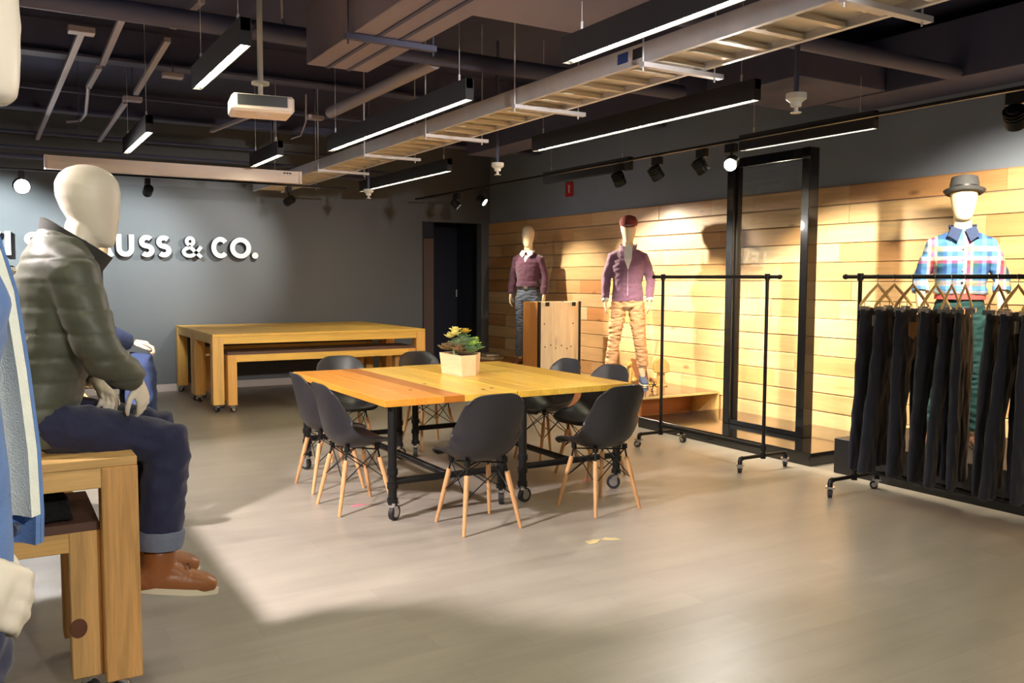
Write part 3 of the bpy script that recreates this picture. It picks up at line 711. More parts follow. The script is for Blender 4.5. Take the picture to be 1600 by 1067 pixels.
for ch, x0, x1 in slots:
    body, face = MB(), MB()
    for pts, cl in glyph(ch, x1-x0):
        q_ = 0.74 if ch == '&' else 1.0
        stroke(body, pts, LW*q_ if ch != '.' else (x1-x0)/2, -0.115, -0.002, cl)
        stroke(face, pts, (LW*q_ if ch != '.' else (x1-x0)/2)*0.97, -0.119, -0.115, cl)
    b = body.build('letter', 'letter_side', sign); b.location = (x0-2.0, 0, 0)
    face.build('letter_face', 'letter_face', b)

# ================================================================== TABLES AND CHAIRS
def caster(parent, x, y, z_top, r=0.045, ang=0.0, name='caster'):
    """swivel caster: chrome fork with a rubber tyre and chrome hub"""
    m = Matrix.Rotation(ang, 3, 'Z')
    mb = MB(); h = z_top
    mb.box((0, 0, h-0.006), (0.06, 0.06, 0.012), m)
    mb.cyl((0, 0, h-0.012), (0, 0, h-0.03), 0.02, n=12)
    off = m @ Vector((0.018, 0, 0))
    for s in (-1, 1):
        c = m @ Vector((0.009, s*0.019, (h-0.03+r*0.9)/2))
        mb.box(c, (0.038, 0.004, h-0.03-r*0.75), m)
    fork = mb.build(name, 'chrome', parent, bevel=0.0); fork.location = (x, y, 0)
    a, b = m @ Vector((0.018, -0.014, r)), m @ Vector((0.018, 0.014, r))
    MB().cyl(a, b, r, n=18).build('wheel', 'rubber', fork, smooth=True)
    a, b = m @ Vector((0.018, -0.0165, r)), m @ Vector((0.018, 0.0165, r))
    MB().cyl(a, b, r*0.62, n=14).build('hub', 'chrome', fork, smooth=True)
    return fork
def pipe_table(name, x0, x1, y0, y1, zt, boards, label, cast):
    t = empty(name, ((x0+x1)/2, (y0+y1)/2, 0), 0, label, 'table', 'pipe leg work tables')
    c = Vector(t.location); th = 0.042
    x = x0
    for wd, m in boards:
        bx('board', m, x+0.0004, min(x+wd, x1)-0.0004, y0, y1, zt-th, zt, t, bevel=0.0015); x += wd
    lx0, lx1, ly0, ly1 = x0+0.075, x1-0.075, y0+0.075, y1-0.1
    k = 0
    for X in (lx0, lx1):
        for Y in (ly0, ly1):
            lg = child_inv(MB().cyl((X, Y, 0.1), (X, Y, zt-th), 0.027, n=16).build('leg', 'black_metal', smooth=True), t)
            mb = MB()
            for z in (0.105, 0.20, 0.285): mb.cyl((X, Y, z), (X, Y, z+0.035), 0.034, n=16)
            mb.cyl((X, Y, zt-th-0.012), (X, Y, zt-th), 0.055, n=16)
            f = mb.build('pipe_collar', 'black_metal', lg, smooth=True)
            caster(t, X-c.x, Y-c.y, 0.115, 0.048, cast[k]); k += 1
    for Y in (ly0, ly1): child_inv(MB().cyl((lx0, Y, 0.24), (lx1, Y, 0.24), 0.022, n=12).build('cross_rail', 'black_metal', smooth=True), t)
    xm = (lx0+lx1)/2
    child_inv(MB().cyl((xm, ly0, 0.24), (xm, ly1, 0.24), 0.022, n=12).build('middle_rail', 'black_metal', smooth=True), t)
    return t
O_, B_, Y_ = 'table_board_orange', 'table_board_brown', 'table_board_yellow'
TXA, TXM, TXB, TYA, TYB = 1.985, 2.90, 3.825, 4.79, 6.66
ta = pipe_table('work_table', TXA, TXM-0.002, TYA+0.012, TYB-0.02, 0.75, [(0.2, O_), (0.19, O_), (0.14, B_), (0.11, Y_), (0.13, Y_), (0.143, Y_)], 'left half of the wooden top work table, with orange and brown boards', (0.6, 2.0, 0.9, 0.4))
tb = pipe_table('work_table', TXM+0.002, TXB, TYA, TYB, 0.752, [(0.17, Y_), (0.13, Y_), (0.2, Y_), (0.16, Y_), (0.263, Y_)], 'right half of the wooden top work table, with yellow boards', (0.2, 1.0, 2.4, 0.3))
for px, py, tt in ((641, 609, ta), (663.5, 599.5, ta), (675, 581.5, ta), (755, 608, tb), (768, 606, tb)):
    p = at(px, py, Z=0.7512 if tt is ta else 0.7532)
    MB().lathe([(0.022, 0.0), (0.022, 0.0006)], n=12, sx=0.5, sy=1.0, c=(p.x-tt.location.x, p.y-tt.location.y, p.z-0.0006)).build('knot', 'timber_dark_and_shade', tt)

# moulded shell chairs
def chair_meshes():
    prof = [(-0.225, 0.405), (-0.222, 0.422), (-0.205, 0.432), (-0.16, 0.434), (-0.10, 0.428), (-0.03, 0.418), (0.04, 0.412), (0.10, 0.416), (0.145, 0.437), (0.175, 0.475), (0.192, 0.52), (0.205, 0.575), (0.216, 0.63), (0.227, 0.69), (0.238, 0.745), (0.246, 0.785), (0.252, 0.808), (0.256, 0.818)]
    wid = [0.17, 0.195, 0.208, 0.220, 0.229, 0.234, 0.237, 0.238, 0.238, 0.236, 0.232, 0.226, 0.220, 0.212, 0.204, 0.196, 0.188, 0.176]
    NV = 21; n = len(prof); P = []
    for i, ((y, z), wd) in enumerate(zip(prof, wid)):
        s = i/(n-1); back = min(1, max(0, (z-0.43)/0.12)) if i > 6 else 0.0
        seat = 1-back
        for j in range(NV):
            v = -1+2*j/(NV-1); a = abs(v)
            x = wd*v
            # seat edges curl up, back edges wrap forward
            zz = z + seat*0.05*(a**3)*min(1, max(0, (y+0.24)/0.15)) - seat*0.02*(1-a*a)*max(0, 1-abs(y+0.02)/0.2)
            yy = y - back*(0.085-0.045*max(0, (z-0.55)/0.27))*(a**2.4)
            mid = math.exp(-((i-8.5)/2.6)**2)
            zz += 0.075*mid*(a**3.2); yy -= 0.03*mid*(a**2)
            # rounded top corners and front corners
            if s > 0.72: zz -= (s-0.72)/0.28*0.062*(a**5)
            if i < 3: yy += 0.03*(a**4)*(3-i)/3
            P.append(Vector((x, yy, zz)))
    me = bpy.data.meshes.new('seat_shell'); fs = []
    for i in range(n-1):
        for j in range(NV-1): fs.append((i*NV+j, i*NV+j+1, (i+1)*NV+j+1, (i+1)*NV+j))
    me.from_pydata(P, [], fs); me.update()
    o = bpy.data.objects.new('tmp', me); C.objects.link(o)
    sm = o.modifiers.new('s', 'SUBSURF'); sm.levels = 1; so = o.modifiers.new('t', 'SOLIDIFY'); so.thickness = 0.007; so.offset = 0
    out = bpy.data.meshes.new_from_object(o.evaluated_get(bpy.context.evaluated_depsgraph_get())); out.name = 'seat_shell'
    bpy.data.objects.remove(o); out.polygons.foreach_set('use_smooth', [True]*len(out.polygons))
    return out
def make_chair():
    t = empty('shell_chair', (0, 0, 0))
    put('seat_shell', chair_meshes(), 'black_plastic', t)
    tops = [(-0.125, -0.10, 0.385), (0.125, -0.10, 0.385), (0.125, 0.105, 0.385), (-0.125, 0.105, 0.385)]
    feet = [(-0.185, -0.185, 0.0), (0.185, -0.185, 0.0), (0.19, 0.185, 0.0), (-0.19, 0.185, 0.0)]
    for a, b in zip(tops, feet):
        a, b = Vector(a), Vector(b); m = a.lerp(b, 0.13)
        lg = MB().loft([m, m.lerp(b, 0.3), b.lerp(m, 0.02), b], [(0.0155, 0.0155), (0.0155, 0.0155), (0.0105, 0.0105), (0.0100, 0.0100)], n=12, cap='flat').build('leg', 'chair_beech', t, smooth=True)
        mb = MB(); mb.cyl(a+Vector((0, 0, 0.02)), m.lerp(b, 0.04), 0.006, n=8); mb.cyl(a+Vector((0, 0, 0.035)), a+Vector((0, 0, 0.005)), 0.018, n=10)
        mb.build('leg_bracket', 'black_metal', t, smooth=True)
    for k in range(4):
        a0, b0 = Vector(tops[k]), Vector(feet[k]); a1, b1 = Vector(tops[(k+1) % 4]), Vector(feet[(k+1) % 4])
        mb = MB(); mb.cyl(a0, a1.lerp(b1, 0.48), 0.0035, n=6); mb.cyl(a1, a0.lerp(b0, 0.48), 0.0035, n=6)
        mb.build('wire_brace', 'black_metal', t)
    mb = MB(); mb.cyl(tops[0], tops[2], 0.005, n=6); mb.cyl(tops[1], tops[3], 0.005, n=6); mb.build('seat_frame', 'black_metal', t)
    return t
chairs = [  # x, y, heading of the sitter, label
    (2.465, 4.54, 180, 'black shell chair nearest the viewer, at the near end of the left table'),
    (3.335, 4.51, 186, 'black shell chair at the near right corner of the table'),
    (1.985, 5.31, 92, 'nearer of two black shell chairs on the left side of the table'),
    (2.03, 5.94, 90, 'farther of two black shell chairs on the left side of the table'),
    (2.50, 6.86, -4, 'black shell chair at the far end of the table in front of the bench'),
    (3.30, 6.97, 4, 'black shell chair at the far end of the table behind the planter'),
    (3.86, 5.33, -84, 'nearer of two black shell chairs on the right side of the table'),
    (3.86, 5.95, -88, 'farther of two black shell chairs on the right side of the table')]
proto = make_chair()
for i, (x, y, a, lab) in enumerate(chairs):
    o = proto if i == 0 else copy_tree(proto)
    o.location = (x, y, 0); o.rotation_euler = (0, 0, R(a))
    tag(o, lab, 'chair', 'black shell chairs around the work table')

# planter with succulents
pl = empty('planter', (3.06, 5.86, 0.753), 0, 'faceted pale wooden planter full of succulents on the table', 'planter')
base = [(-0.105, -0.175), (0.02, -0.15), (0.145, 0.02), (0.14, 0.17), (0.0, 0.20), (-0.10, 0.17)]
top = [(x*1.10-0.004, y*1.08) for x, y in base]
n = 6
inner = [(x*0.9, y*0.9) for x, y in top]
vs = [(x, y, 0) for x, y in base]+[(x, y, 0.155) for x, y in top]+[(x, y, 0.155) for x, y in inner]+[(x, y, 0.125) for x, y in inner]
fs = [tuple(range(n-1, -1, -1))]
for k in range(3): fs += [(k*n+i, k*n+(i+1) % n, (k+1)*n+(i+1) % n, (k+1)*n+i) for i in range(n)]
fs += [tuple(range(3*n, 4*n))]
MB().add(vs, fs).build('box', 'planter_wood', pl)
MB().prism(inner, 0.126, 0.138).build('soil', 'soil', pl)
def rosette(c, r, h, mat, petals=12, layers=3, up=0.5, name='succulent', sharp=0.3):
    prng = random.Random(int(c[0]*9999+c[1]*777)); mb = MB()
    for l in range(layers):
        k = petals-3*l; rr = r*(1-0.27*l); el = up+0.35*l
        for i in range(max(4, k)):
            a = 2*PI*i/max(4, k)+l*0.4+prng.uniform(-.1, .1)
            d = Vector((math.cos(a)*math.cos(el), math.sin(a)*math.cos(el), math.sin(el))); s = Vector((-math.sin(a), math.cos(a), 0)); nn = d.cross(s)
            w = rr*0.30; b = Vector(c)+Vector((0, 0, h*0.2*l))
            pts = [b, b+d*rr*0.5+s*w, b+d*rr, b+d*rr*0.5-s*w, b+d*rr*0.5+nn*w*0.45, b+d*rr*0.5-nn*w*0.3]
            mb.add(pts, [(0, 1, 4), (1, 2, 4), (2, 3, 4), (3, 0, 4), (1, 0, 5), (2, 1, 5), (3, 2, 5), (0, 3, 5)])
    return mb.build(name, mat, pl)
mb = MB(); mb.cyl((-0.07, 0.02, 0.12), (-0.065, 0.03, 0.235), 0.012, n=8); mb.cyl((-0.03, 0.06, 0.12), (-0.045, 0.05, 0.23), 0.012, n=8); mb.build('stem', 'leaf_sage', pl)
for (x, y, z, r, m) in ((-0.075, 0.0, 0.255, 0.055, 'leaf_cream'), (-0.05, 0.045, 0.275, 0.05, 'leaf_cream'), (-0.09, 0.05, 0.24, 0.05, 'leaf_cream'),
                        (-0.08, -0.08, 0.17, 0.075, 'leaf_brown'), (-0.10, 0.0, 0.18, 0.07, 'leaf_brown'), (-0.06, -0.03, 0.20, 0.06, 'leaf_sage'), (-0.10, 0.10, 0.17, 0.07, 'leaf_brown'),
                        (0.0, -0.06, 0.18, 0.07, 'leaf_green'), (0.04, 0.0, 0.20, 0.075, 'leaf_green'), (0.02, 0.06, 0.21, 0.07, 'leaf_sage'), (0.08, 0.06, 0.20, 0.07, 'leaf_green'),
                        (-0.01, 0.0, 0.22, 0.055, 'leaf_sage'), (0.05, 0.10, 0.23, 0.06, 'leaf_green'), (0.02, -0.10, 0.165, 0.06, 'leaf_sage'), (0.06, -0.05, 0.175, 0.055, 'leaf_lime'),
                        (0.03, 0.03, 0.265, 0.05, 'leaf_gold'), (0.10, 0.02, 0.19, 0.06, 'leaf_lime'), (0.0, 0.13, 0.19, 0.07, 'leaf_green'), (0.10, 0.12, 0.2, 0.06, 'leaf_sage')):
    rosette((x, y, z+(z-0.15)*0.35), r*1.15, r*0.8, m)
pr_ = random.Random(3)
for k in range(34):
    a, q = pr_.uniform(0, 2*PI), math.sqrt(pr_.random())
    x, y = 0.115*q*math.cos(a)+0.01, 0.16*q*math.sin(a)
    m = pr_.choice(('leaf_brown', 'leaf_brown', 'leaf_sage', 'leaf_green')) if x < -0.03 else pr_.choice(('leaf_green', 'leaf_green', 'leaf_sage', 'leaf_green', 'leaf_lime'))
    rosette((x, y, 0.15+0.075*(1-q*q)+pr_.uniform(0, 0.03)), pr_.uniform(0.04, 0.06), 0.03, m, 11, 3, 0.35)
mb = MB(); 
for (x, y) in ((0.10, 0.0), (0.13, 0.05)): mb.cyl((x*0.8, y, 0.13), (x, y, 0.27 if y == 0 else 0.25), 0.004, n=6)
mb.build('stem', 'leaf_green', pl)
rosette((0.10, 0.0, 0.265), 0.035, 0.02, 'leaf_lime', 6, 2, 0.2); rosette((0.13, 0.05, 0.245), 0.035, 0.02, 'leaf_lime', 6, 2, 0.2)

# ------------------------------------------------------------------ chunky timber tables and benches
def timber_table(name, x0, x1, y0, y1, zt, label, cat, group, leg=0.12, top=0.11, legs_only=None, topmat=None, m_leg='pine_leg', m_top='pine_yellow', cr=0.03, nb=4):
    t = empty(name, ((x0+x1)/2, (y0+y1)/2, 0), 0, label, cat, group); c = t.location
    th = 0.03
    # top slab of boards between the leg heads
    dy = (y1-y0)/nb
    for i in range(nb):
        bx('top_board', topmat or m_top, x0+0.002, x1-0.002, y0+i*dy+0.0006, y0+(i+1)*dy-0.0006, zt-th, zt, t, bevel=0.002)
    zr0, zr1 = zt-top, zt-th
    for Y0, Y1 in ((y0+0.006, y0+0.05), (y1-0.05, y1-0.006)): bx('apron', m_top, x0+leg-0.02, x1-leg+0.02, Y0, Y1, zr0, zr1, t, bevel=0.002)
    for X0, X1 in ((x0+0.006, x0+0.05), (x1-0.05, x1-0.006)): bx('end_apron', m_top, X0, X1, y0+leg-0.02, y1-leg+0.02, zr0, zr1, t, bevel=0.002)
    for X in (x0+leg/2, x1-leg/2):
        for Y in (y0+leg/2, y1-leg/2):
            bx('leg', m_leg, X-leg/2, X+leg/2, Y-leg/2, Y+leg/2, 0.085, zt-th-0.0005, t, bevel=0.004)
            caster(t, X-c.x, Y-c.y, 0.084, cr, random.uniform(0, 6.28))
    return t
timber_table('timber_table', 2.05, 4.585, 9.80, 10.88, 0.86, 'front one of two pale timber tables pushed together by the grey wall', 'table', 'timber tables by the grey wall')
timber_table('timber_table', 2.05, 4.585, 10.90, 11.97, 0.86, 'rear one of two pale timber tables pushed together by the grey wall', 'table', 'timber tables by the grey wall')
timber_table('timber_bench', 2.19, 4.42, 9.72, 10.22, 0.665, 'front timber bench, its top painted dark for shade, pushed under the front table', 'bench', 'benches with shade-darkened tops', leg=0.1, top=0.11, topmat='timber_dark_and_shade', nb=3)  # top material has the shade under the table put into its colour
timber_table('timber_bench', 2.19, 4.42, 11.1, 11.6, 0.665, 'rear timber bench, its top painted dark for shade, under the rear table', 'bench', 'benches with shade-darkened tops', leg=0.1, top=0.11, topmat='timber_dark_and_shade', nb=3)
# left foreground set
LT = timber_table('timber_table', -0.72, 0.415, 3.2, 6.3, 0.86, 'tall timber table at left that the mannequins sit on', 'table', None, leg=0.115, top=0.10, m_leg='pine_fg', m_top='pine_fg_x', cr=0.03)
LB = timber_table('timber_bench', -0.62, 0.30, 3.28, 3.78, 0.63, 'timber bench on casters pushed under the tall table at left', 'bench', None, leg=0.098, top=0.10, m_leg='pine_fg', m_top='pine_fg_x', topmat='timber_dark_and_shade', cr=0.03, nb=3)
p = at(123, 982, Y=3.279)
MB().lathe([(0.028, 0.0), (0.026, 0.003), (0.012, 0.004)], n=16, rot=Matrix.Rotation(R(90), 3, 'X'), c=Vector((p.x, 3.28, p.z))-Vector(LB.location), sy=1.25).build('knot', 'leather_brown', LB)
# folded black knitwear on the bench
for k, (x, y, w_, d_, h_, lab) in enumerate(((0.10, 3.42, 0.24, 0.22, 0.055, 'lower folded black knit sweater on the bench at left'), (0.07, 3.45, 0.22, 0.22, 0.05, 'upper folded black knit sweater on the bench at left'))):
    z = 0.631 + (0.0 if k == 0 else 0.066)
    mb = MB()
    for j in range(3): mb.box((0, 0, h_*(j+0.5)/3), (w_-0.01*j, d_-0.012*j, h_/3*1.15))
    me = fuse(mb, 'folded_sweater', 0.008, 6, folds(0.005, (12, 12, 30), 0.003))
    zs = min(v.co.z for v in me.vertices)
    o = put('folded_sweater', me, 'black_knit'); o.location = (x, y, z-zs+0.001); tag(o, lab, 'sweater', 'folded black sweaters')
# white card hanging on a string below the table top
p = at(143, 785, Y=3.85)
cd = empty('hanging_card', (p.x, 3.85, 0.0), 0, 'white pointed card hanging under the tall table at left', 'card')
MB().add([(-0.05, 0, 0.755), (0.05, 0, 0.755), (0.04, 0, 0.68), (0.015, 0, 0.64), (-0.05, 0.002, 0.755), (0.05, 0.002, 0.755), (0.04, 0.002, 0.68), (0.015, 0.002, 0.64)],
         [(0, 1, 2, 3), (7, 6, 5, 4), (0, 4, 5, 1), (1, 5, 6, 2), (2, 6, 7, 3), (3, 7, 4, 0)]).build('card', 'tag_white', cd)
MB().cyl((0, 0.001, 0.75), (0, 0.001, 0.829), 0.001, n=5).build('string', 'tag_white', cd)

# ================================================================== WOODEN WALL DISPLAY
# low black platform below the glass frame
tag(bx('platform', 'black_gloss', 5.53, 6.68, 4.68, 6.83, 0.0, 0.105, bevel=0.004), 'low glossy black platform under the tall glass frame', 'platform')
tag(bx('platform', 'black_paint', 5.52, 6.68, 2.0, 4.45, 0.0, 0.27, bevel=0.004), 'matt black plinth behind the rack of trousers', 'platform')
wb = empty('display_box', (6.15, 7.7, 0), 0, 'low plywood display box with a glossy black top by the wooden wall', 'display box')
for n_, m_, a in (('top_panel', 'ply_edge', (5.6, 6.68, 6.88, 8.72, 0.262, 0.283)), ('side_panel', 'ply_edge', (6.658, 6.68, 6.885, 8.72, 0.02, 0.26)), ('side_panel', 'ply_brown', (5.6, 5.62, 6.885, 8.72, 0.02, 0.26)),
                  ('back_panel', 'ply_brown', (5.622, 6.656, 7.3, 7.32, 0.02, 0.26)), ('base_panel', 'ply_edge', (5.6, 6.68, 6.885, 8.72, 0.0, 0.019)), ('end_panel', 'ply_brown', (5.622, 6.656, 8.70, 8.72, 0.02, 0.26)),
                  ('black_inlay', 'black_gloss', (5.612, 6.668, 6.895, 8.71, 0.2835, 0.2865))): bx(n_, m_, *a, wb)
ZP = 0.2866
tag(bx('platform', 'ply_brown', 5.75, 6.68, 9.55, 11.5, 0.0, 0.31, bevel=0.003), 'plywood platform under the burgundy sweater figure', 'platform')
# crate with black edges
cr = empty('crate', (6.0, 9.1, 0), 0, 'tall upright plywood crate with black metal edges', 'crate')
X0, X1, Y0, Y1, ZT = 5.69, 6.31, 8.94, 9.32, 1.20
bx('front_panel', 'ply_light', X0+0.03, X1-0.03, Y0+0.008, Y0+0.026, 0.02, ZT-0.006, cr)
bx('side_panel', 'ply_orange', X0+0.006, X0+0.024, Y0+0.03, Y1-0.01, 0.02, ZT-0.004, cr)
bx('side_panel', 'ply_light', X1-0.024, X1-0.006, Y0+0.03, Y1-0.01, 0.02, ZT-0.004, cr)
bx('back_panel', 'ply_light', X0+0.03, X1-0.03, Y1-0.026, Y1-0.008, 0.02, ZT-0.006, cr)
bx('bottom_panel', 'ply_light', X0+0.03, X1-0.03, Y0+0.03, Y1-0.03, 0.0, 0.019, cr)
for x in (X0, X1-0.03): bx('edge_strip', 'black_metal', x, x+0.03, Y0, Y0+0.03, 0.0, ZT, cr)
bx('edge_strip', 'black_metal', X1-0.03, X1, Y1-0.03, Y1, 0.0, ZT, cr)
for x in (X0+0.1, X1-0.13): bx('latch', 'black_metal', x, x+0.05, Y0-0.004, Y0+0.008, ZT-0.055, ZT-0.005, cr)
sm = MB().lathe([(0.009, 0), (0.009, 0.003)], n=8, rot=Matrix.Rotation(R(90), 3, 'X')).mesh('bolt_hole')
for i, (fx, fz) in enumerate(((0.12, .65), (0.27, .67), (0.4, .63), (0.55, .66), (0.7, .62), (0.8, .645), (0.1, .93), (0.85, .93))):
    o = put('bolt_hole', sm, 'timber_dark_and_shade', cr); o.location = Vector((X0+0.03+fx*0.56, Y0+0.008, fz))-cr.location
# stack of books behind the table
for k, (dx, w_, d_, h_, lab) in enumerate(((0, 0.24, 0.32, 0.05, 'thick bottom book of the small stack behind the table'), (-0.01, 0.2, 0.28, 0.035, 'grey top book of the small stack behind the table'))):
    z = 0.3105+(0.0 if k == 0 else 0.0505)
    t = empty('book', (6.24+dx, 11.1, z), R(8-20*k), lab, 'book', 'books stacked on the plywood platform')
    MB().box((0, 0, h_/2), (w_-0.01, d_-0.012, h_-0.008)).build('pages', 'book_page', t)
    mb = MB(); mb.box((0, 0, 0.002), (w_, d_, 0.004)); mb.box((0, 0, h_-0.002), (w_, d_, 0.004)); mb.box((w_/2-0.002, 0, h_/2), (0.004, d_, h_-0.0081)); mb.build('cover', 'book_cover', t)
# tall glass frame
GX = 6.06; GY0, GY1, GZ = 5.17, 6.14, 2.60
gf = empty('glass_partition', (GX, (GY0+GY1)/2, 0.106), 0, 'tall black framed glass panel standing on the low platform', 'glass panel')
for y in (GY0, GY1-0.085): bx('post', 'black_gloss', GX-0.06, GX+0.06, y, y+0.085, 0.106, GZ, gf, bevel=0.004)
bx('top_rail', 'black_gloss', GX-0.05, GX+0.05, GY0+0.086, GY1-0.086, GZ-0.09, GZ-0.002, gf, bevel=0.004)
bx('bottom_rail', 'black_gloss', GX-0.05, GX+0.05, GY0+0.086, GY1-0.086, 0.106, 0.15, gf, bevel=0.004)
for y in (GY0+0.086, GY1-0.105): bx('glazing_bead', 'black_metal', GX-0.02, GX+0.02, y, y+0.019, 0.151, GZ-0.091, gf)
bx('pane', 'pane_glass', GX-0.003, GX+0.003, GY0+0.104, GY1-0.104, 0.152, GZ-0.092, gf)
# props on the display box
t = empty('hat_form', (6.43, 7.55, ZP), R(-35), 'round topped carved wooden form on a post, on the display box', 'display form')
MB().lathe([(0.075, 0), (0.075, 0.012), (0.05, 0.016)], n=20).build('base', 'form_wood', t, smooth=True)
mb = MB(); 
for s in (-1, 1): mb.box((s*0.028, 0, 0.09), (0.03, 0.05, 0.15))
mb.build('post', 'form_wood', t, bevel=0.0)
poly = arc(0, 0.225, 0.088, 0.085, 0, 180, 14)+[(-0.088, 0.165), (-0.07, 0.15), (0.07, 0.15), (0.088, 0.165)]
MB().prism([(x, z) for x, z in poly], -0.05, 0.05, rot=Matrix.Rotation(R(90), 3, 'X')).build('block', 'form_wood', t, bevel=0.006)
t = empty('dog_figurine', (6.24, 7.86, ZP+0.012), R(-60), 'small golden seated dog figurine beside the blue boot', 'figurine')
mb = MB(); mb.loft([(0, 0.03, 0.03), (0, 0.02, 0.1), (0, -0.02, 0.17)], [(0.055, 0.06), (0.045, 0.05), (0.03, 0.032)], n=12); mb.ellipsoid((0, -0.04, 0.215), (0.032, 0.045, 0.032)); mb.ellipsoid((0, -0.085, 0.205), (0.017, 0.025, 0.015))
for s in (-1, 1): mb.loft([(s*0.02, -0.03, 0.15), (s*0.022, -0.05, 0.07), (s*0.022, -0.055, 0.012)], [(0.018, 0.018), (0.013, 0.013), (0.012, 0.014)], n=8); mb.loft([(s*0.025, -0.03, 0.23), (s*0.032, -0.03, 0.25)], [(0.012, 0.008), (0.004, 0.003)], n=8); mb.ellipsoid((s*0.045, 0.03, 0.03), (0.025, 0.05, 0.03))
put('body', fuse(mb, 'body', 0.006, 2), 'form_wood', t)
t = empty('toy_jack', (6.09, 7.27, ZP+0.058), 0, 'small black and gold jack shaped ornament on the display box', 'ornament')
mb = MB()
for d in ((1, 0.3, 0.2), (-0.3, 1, 0.2), (0.1, -0.3, 1)):
    d = Vector(d).normalized()*0.055; mb.cyl(-d, d, 0.006, n=6)
mb.build('prongs', 'black_metal', t)
mb = MB()
for d in ((1, 0.3, 0.2), (-0.3, 1, 0.2), (0.1, -0.3, 1)):
    d = Vector(d).normalized()*0.045; mb.ellipsoid(d, (0.014,)*3, 10, 6); mb.ellipsoid(-d, (0.014,)*3, 10, 6)
mb.build('knobs', 'brass', t, smooth=True)
t = MB().box((0, 0, 0.13), (0.26, 0.014, 0.26)).build('leaning_board', 'ply_brown', bevel=0.002); t.location = (6.6, 8.1, ZP+0.004); t.rotation_euler = (R(-14), 0, R(90)); tag(t, 'square tan board leaning on the wall behind the chino legs', 'board')
# gold plant on the plinth
gp = at(1381, 697, Z=0.27)
t = empty('gold_plant', (gp.x, gp.y, 0.2705), 0, 'small gold ornament plant glinting behind the hanging trousers', 'ornament')
MB().loft([(0, 0, 0.0), (0.005, 0, 0.1), (-0.005, 0, 0.2)], [(0.022, 0.022), (0.016, 0.016), (0.008, 0.008)], n=10, cap='flat').build('stem', 'brass', t, smooth=True)
for k in range(4):
    a = k*1.7; o = rosette((0.035*math.cos(a), 0.035*math.sin(a), 0.17+0.03*k), 0.06, 0.03, 'leaf_gold', 9, 2, 0.5, 'leaf_cluster'); o.parent = t

# ------------------------------------------------------------------ rolling racks
def rack(x, y0, y1, label):
    t = empty('rolling_rack', (x, (y0+y1)/2, 0), 0, label, 'clothes rack', 'black pipe rolling racks'); c = t.location
    r = 0.014; zb = 0.115; ZR = 1.495
    for y in (y0, y1):
        child_inv(MB().cyl((x, y, zb), (x, y, ZR), r, n=12).build('post', 'black_metal', smooth=True), t)
        child_inv(MB().tube([(x-0.235, y, zb), (x+0.235, y, zb)], r, 10).build('foot_bar', 'black_metal', smooth=True), t)
        for z in (zb, ZR, zb+0.062): child_inv(MB().cyl((x, y, z-0.024), (x, y, z+0.024), 0.021, n=12).build('fitting', 'black_metal', smooth=True), t)
        for s in (-1, 1):
            child_inv(MB().tube([(x+s*0.22, y, zb), (x+s*0.24, y, zb-0.004), (x+s*0.245, y, zb-0.02), (x+s*0.245, y, zb-0.045)], 0.018, 10).build('elbow', 'black_metal', smooth=True), t)
            caster(t, s*0.245, y-c.y, zb-0.042, 0.028, random.uniform(0, 6))
    child_inv(MB().cyl((x, y0-0.12, ZR), (x, y1+0.12, ZR), r, n=12).build('top_bar', 'black_metal', smooth=True), t)
    for y in (y0-0.12, y1+0.12): child_inv(MB().ellipsoid((x, y, ZR), (0.019, 0.024, 0.019), 12, 8).build('end_cap', 'black_metal', smooth=True), t)
    child_inv(MB().cyl((x, y0, zb+0.062), (x, y1, zb+0.062), 0.018, n=12).build('bottom_bar', 'black_metal', smooth=True), t)
    return t
rack(5.11, 4.78, 5.99, 'empty black pipe clothes rack in front of the glass frame')
rack(5.11, 2.55, 3.945, 'black pipe clothes rack full of dark trousers at right')

# trousers on wooden hangers
def trouser_mesh(seed, length=1.06):
    rr = random.Random(seed); mb = MB()
    z0 = -0.0
    mb.loft([(0, 0, z0), (0, 0, z0-0.08), (0, 0, z0-0.20), (0, 0, z0-0.29)], [(0.19, 0.020), (0.20, 0.028), (0.215, 0.032), (0.20, 0.032)], hint=(1, 0, 0), n=20)
    for s in (-1, 1):
        sp = rr.uniform(0.02, 0.09); tw = rr.uniform(-0.03, 0.03); wd = rr.uniform(0.085, 0.105)
        mb.loft([(s*0.10, 0, z0-0.16), (s*0.105, tw*0.3, z0-0.32), (s*(0.10+sp*0.5), tw, z0-0.62), (s*(0.10+sp*0.8), tw*1.2, z0-0.85), (s*(0.10+sp), tw*1.3, z0-length)],
                [(0.105, 0.032), (0.108, 0.034), (0.094, 0.030), (wd, 0.026), (wd, 0.024)], hint=(1, 0, 0), n=16)
    f0 = folds(0.008, (14, 14, 4), 0.004, (30, 30, 12))
    return fuse(mb, 'trousers', 0.011, 3, f0)
tms = [trouser_mesh(i) for i in (1, 2, 3)]
def hanger_meshes():
    mb = MB()
    for s in (-1, 1): mb.loft([(0, 0, 0), (s*0.09, 0, -0.055), (s*0.19, 0, -0.125), (s*0.205, 0, -0.14)], [(0.009, 0.006), (0.013, 0.0065), (0.012, 0.0065), (0.009, 0.005)], hint=(0, 0, 1), n=10)
    wdm = mb.mesh('hanger_arms', True)
    hk = MB().tube([(0, 0, 0)]+[(0.0, 0, 0.03)]+[(0.017*math.cos(R(a))-0.0, 0, 0.052+0.017*math.sin(R(a))) for a in range(-60, 211, 30)], 0.0022, 6).mesh('hook', True)
    cl = MB(); cl.cyl((0, 0, -0.10), (0, 0, -0.145), 0.003, n=6); cl.box((0, 0, -0.155), (0.03, 0.066, 0.03))
    return wdm, hk, cl.mesh('clip')
hw, hh, hc = hanger_meshes()
